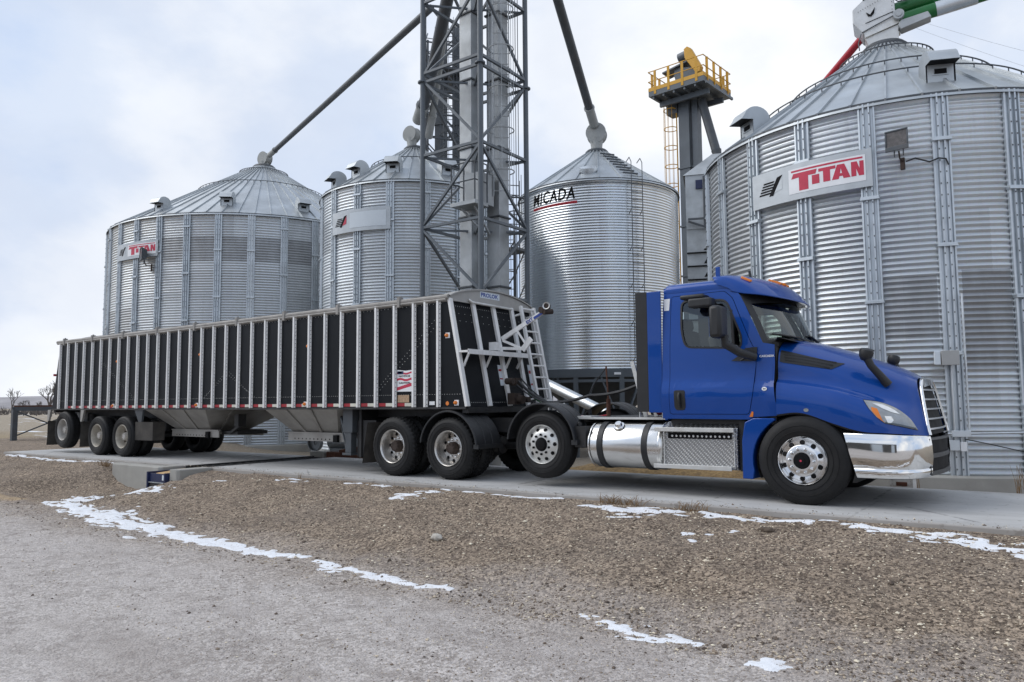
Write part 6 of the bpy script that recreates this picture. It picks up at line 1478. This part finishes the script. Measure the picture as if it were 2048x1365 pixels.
def weed(x, y, h, n, label, seed, spread=.25, z=None, grp='dry weeds along the pad and the bin'):
    rr = random.Random(seed); b = MB(); z = gq(x, y) if z is None else z
    for i in range(n):
        a = rr.uniform(0, 6.28); s = rr.uniform(.2, 1)*spread; hh = h*rr.uniform(.5, 1); bx, by = x+rr.uniform(-.06,.06)*n/12, y+rr.uniform(-.03,.03)
        b.tube([(bx, by, z-.01), (bx+s*.4*math.cos(a), by+s*.4*math.sin(a), z+hh*.6), (bx+s*math.cos(a), by+s*math.sin(a), z+hh)], [.004,.003,.0015], 4)
    o = b.build('dry_weed', M['weed'], None, 60, org=(x, y, z)); tag(o, label, 'weed', grp); return o
M['weed'] = pm('dry weed', (.22,.14,.07), .9, 0, .35, 12)
weed(-4.62, 8.68, .13, 60, 'wide tuft of dry brown grass on the pad edge above the long snow patch', 1, .16)
weed(-3.62, 8.60, .14, 36, 'small round tuft of dry grass in a gap of the snow by the pad edge', 2, .12)
weed(-10.98, 8.66, .13, 5, 'single thin dark stalk at the pad edge right of the pit', 3, .05)
weed(-17.1, 8.2, .16, 40, 'brown dry tuft at the left end of the long pit wall', 4, .2)
weed(-.55, 13.75, .55, 16, 'tall branching rusty weed in front of the nearest bin foundation at the right edge', 5, .22, -.25)
weed(-1.95, 13.75, .42, 8, 'short rusty weed in front of the bin foundation just right of the bumper', 6, .10, -.25)
# broken post base under the bumper, by the bin
t = MB(); t.box(-2.14, -1.82, 12.45, 12.75, -.3, .12); t.box(-2.05, -1.9, 12.44, 12.46, -.02, .04, 1)
o = t.build('post_base', [pm('peeling white paint', (.68,.67,.64), .8, 0, .1, 14, .5, 40, dirt=(.16,.12,.09), da=.9, ds=14), M['rust']], None, 0, org=(-2, 12.6, -.3), bevel=.03); tag(o, 'peeling white concrete post base seen below the chrome bumper', 'post')
b = MB(); b.box(-4.25, -3.95, 12.6, 12.9, -.2, .16); tag(b.build('concrete_block', M['conc'], None, 0, bevel=.02), 'small pale concrete block behind the fuel tank, under the step', 'block')
# straw-coloured mound behind the tractor
b = MB(); n = 40
b.grid([[(-8.4+5.6*u, 12.3+2.0*v, -.16+.34*math.sin(PI*u)**.7*math.sin(PI*v)+.05*noise.noise((u*16, v*6, 1))+.02*noise.noise((u*60, v*22, 4))) for v in np.linspace(0, 1, 16)] for u in np.linspace(0, 1, 70)])
tag(b.build('straw_mound', pm('dry straw and dirt', (.33,.22,.10), .95, 0, .35, 22, .8, 60, dirt=(.12,.08,.05), da=.7, ds=8)), 'low mound of dry straw and spilled grain behind the tractor', 'mound')
# silver auger tube and low equipment behind the hoses
t = empty('transfer_auger', (-8.6, 14.2, -.2)); tag(t, 'bright galvanised auger tube slanting down behind the cab toward the ground', 'auger')
b = MB(); b.tube([(-10.4, 14.75, 1.98), (-7.3, 13.85, .86)], .115, 20); b.build('tube', M['galv'], t)
b = MB(); b.cyl((-10.55, 14.8, 2.03), (-10.35, 14.74, 1.96), .2, n=20); b.tube([(-9.5, 14.5, 1.5), (-9.2, 14.2, -.2)], .04, 8); b.tube([(-9.5, 14.5, 1.5), (-9.5, 14.9, -.2)], .04, 8); b.tube([(-8.0, 14.0, 1.0), (-7.8, 13.9, -.2)], .04, 8); b.tube([(-9.9, 14.5, .55), (-8.0, 14.1, .45)], .035, 8); b.tube([(-10.2, 14.5, -.2), (-9.3, 14.3, 1.0)], .03, 8); b.build('stand', M['steel_dk'], t)
b = MB(); b.cyl((-9.9, 14.3, .55), (-9.9, 14.55, .55), .3, n=24); b.build('wheel', M['black'], t)
b = MB(); b.box(-9.75, -9.3, 14.5, 14.9, .95, 1.25); b.build('guard', M['white'], t, 0, bevel=.05)

# unseen shed added behind the camera so chrome and paint have something to mirror
t = empty('reflection_shed', (-6, -22, -.5)); tag(t, 'unseen long dark shed added behind the camera for the chrome bumper to mirror', 'shed')
b = MB(); b.box(-26, 7, -34, -22, -.6, 4.6); b.build('wall', pm('dark ribbed siding', (.10,.095,.09), .6, .2, .15, .8), t, 0)
b = MB(); b.prism([(-26.5, -34.5, 4.62), (-26.5, -21.6, 4.62), (-26.5, -28, 6.9)], (34, 0, 0)); b.build('roof', M['galv_roof'], t, 0)
for x in (-19, -9, 1):
    b = MB(); b.box(x-2, x+2, -22.0, -21.95, -.5, 3.9); b.build('door', M['panel'], t, 0)
# ------------------------------------------------------------------ far left: steel frame, bare trees, brush
t = empty('steel_frame', (-32.8, 12.9, gq(-32.8, 12.4))); tag(t, 'dark steel table frame with crossed braces in the yard behind the trailer', 'frame')
zg = gq(-32.8, 12.4)-.05
for p_ in ((-32.85, 12.3), (-32.1, 14.4), (-34.2, 12.8), (-33.5, 14.9)):
    b = MB(); b.box(p_[0]-.09, p_[0]+.09, p_[1]-.09, p_[1]+.09, zg, 1.15); b.build('leg', M['steel_dk'], t, 0)
b = MB(); q = [(-32.85,12.3),(-32.1,14.4),(-33.5,14.9),(-34.2,12.8)]
for i in range(4): b.bar((*q[i], 1.17), (*q[(i+1)%4], 1.17), .16, .16)
b.bar((-33.5, 12.5, 1.28), (-32.8, 14.7, 1.28), .2, .06, 1); b.bar((-33.0, 12.7, 1.27), (-32.4, 14.2, 1.30), .12, .05, 1); b.build('top_rail', [M['steel_dk'], M['rust']], t, 0)
b = MB(); b.bar((*q[0], 1.1), (*q[1], zg+.2), .05, .05); b.bar((*q[1], 1.1), (*q[0], zg+.2), .05, .05); b.build('cross_brace', M['steel_dk'], t, 0)
M['bark'] = pm('bare bark', (.115,.10,.09), .95, 0, .2, 2)
def bare_tree(x, y, h, label, seed, spread=.9, trunk=.3):
    rr = random.Random(seed); z = gq(x, y)-.2; t = empty('bare_tree', (x, y, z)); tag(t, label, 'tree', 'bare trees on the prairie'); T = MB(); B_ = MB()
    def grow_(mb, p, d, L, r, lev):
        q = p+d*L*.5+Vector((rr.uniform(-.06,.06), rr.uniform(-.06,.06), 0))*L; e = q+(d+Vector((rr.uniform(-.2,.2), rr.uniform(-.2,.2), .05))).normalized()*L*.5
        mb.tube([p, q, e], [r, r*.85, r*.65], 6 if lev < 2 else 4, caps=False)
        if lev >= 5: return
        for k in range(rr.choice((2,3,3)) if lev < 4 else 3):
            a = rr.uniform(0, 6.28); v = Vector((math.cos(a), math.sin(a), rr.uniform(.3,1.0)))*spread
            grow_(B_, e if k < 2 else q.lerp(e, rr.uniform(.2,.9)), (d+v*rr.uniform(.5,1.0)).normalized(), L*rr.uniform(.6,.82), max(r*.6, .018), lev+1)
    grow_(T, Vector((x, y, z)), Vector((rr.uniform(-.05,.05), rr.uniform(-.05,.05), 1)), h*.28, trunk, 0)
    T.build('trunk', M['bark'], t, 60); B_.build('crown', M['bark'], t, 60)
def polz(d, px_): 
    a = yaw-math.atan((px_-1024)/F_); return (d*math.cos(a), d*math.sin(a))
bare_tree(*polz(150, 28), 5.6, 'small bare tree with upright branches standing left of the trailer', 3, .8, .16)
bare_tree(*polz(118, 103), 6.2, 'wider bare tree partly hidden by the rear of the trailer', 8, 1.15, .22)
bare_tree(*polz(150, 50), 3.4, 'low bare bush between the two bare trees', 12, 1.3, .1)
bare_tree(*polz(140, 76), 3.0, 'low spreading bare bush left of the wider bare tree', 21, 1.5, .1)
b = MB()
for i in range(420):
    a = R(random.uniform(150, 166)); d = random.uniform(170, 230); x, y = d*math.cos(a), d*math.sin(a); z = gq(x, y); hh = random.uniform(.5, 2.2)
    for k in range(5): b.tube([(x, y, z-.1), (x+random.uniform(-.9,.9), y+random.uniform(-.9,.9), z+hh*random.uniform(.6,1))], [.08,.02], 4, caps=False)
tag(b.build('brush', M['bark'], None, 60), 'grey winter brush along the far edge of the field', 'brush', kind='stuff')
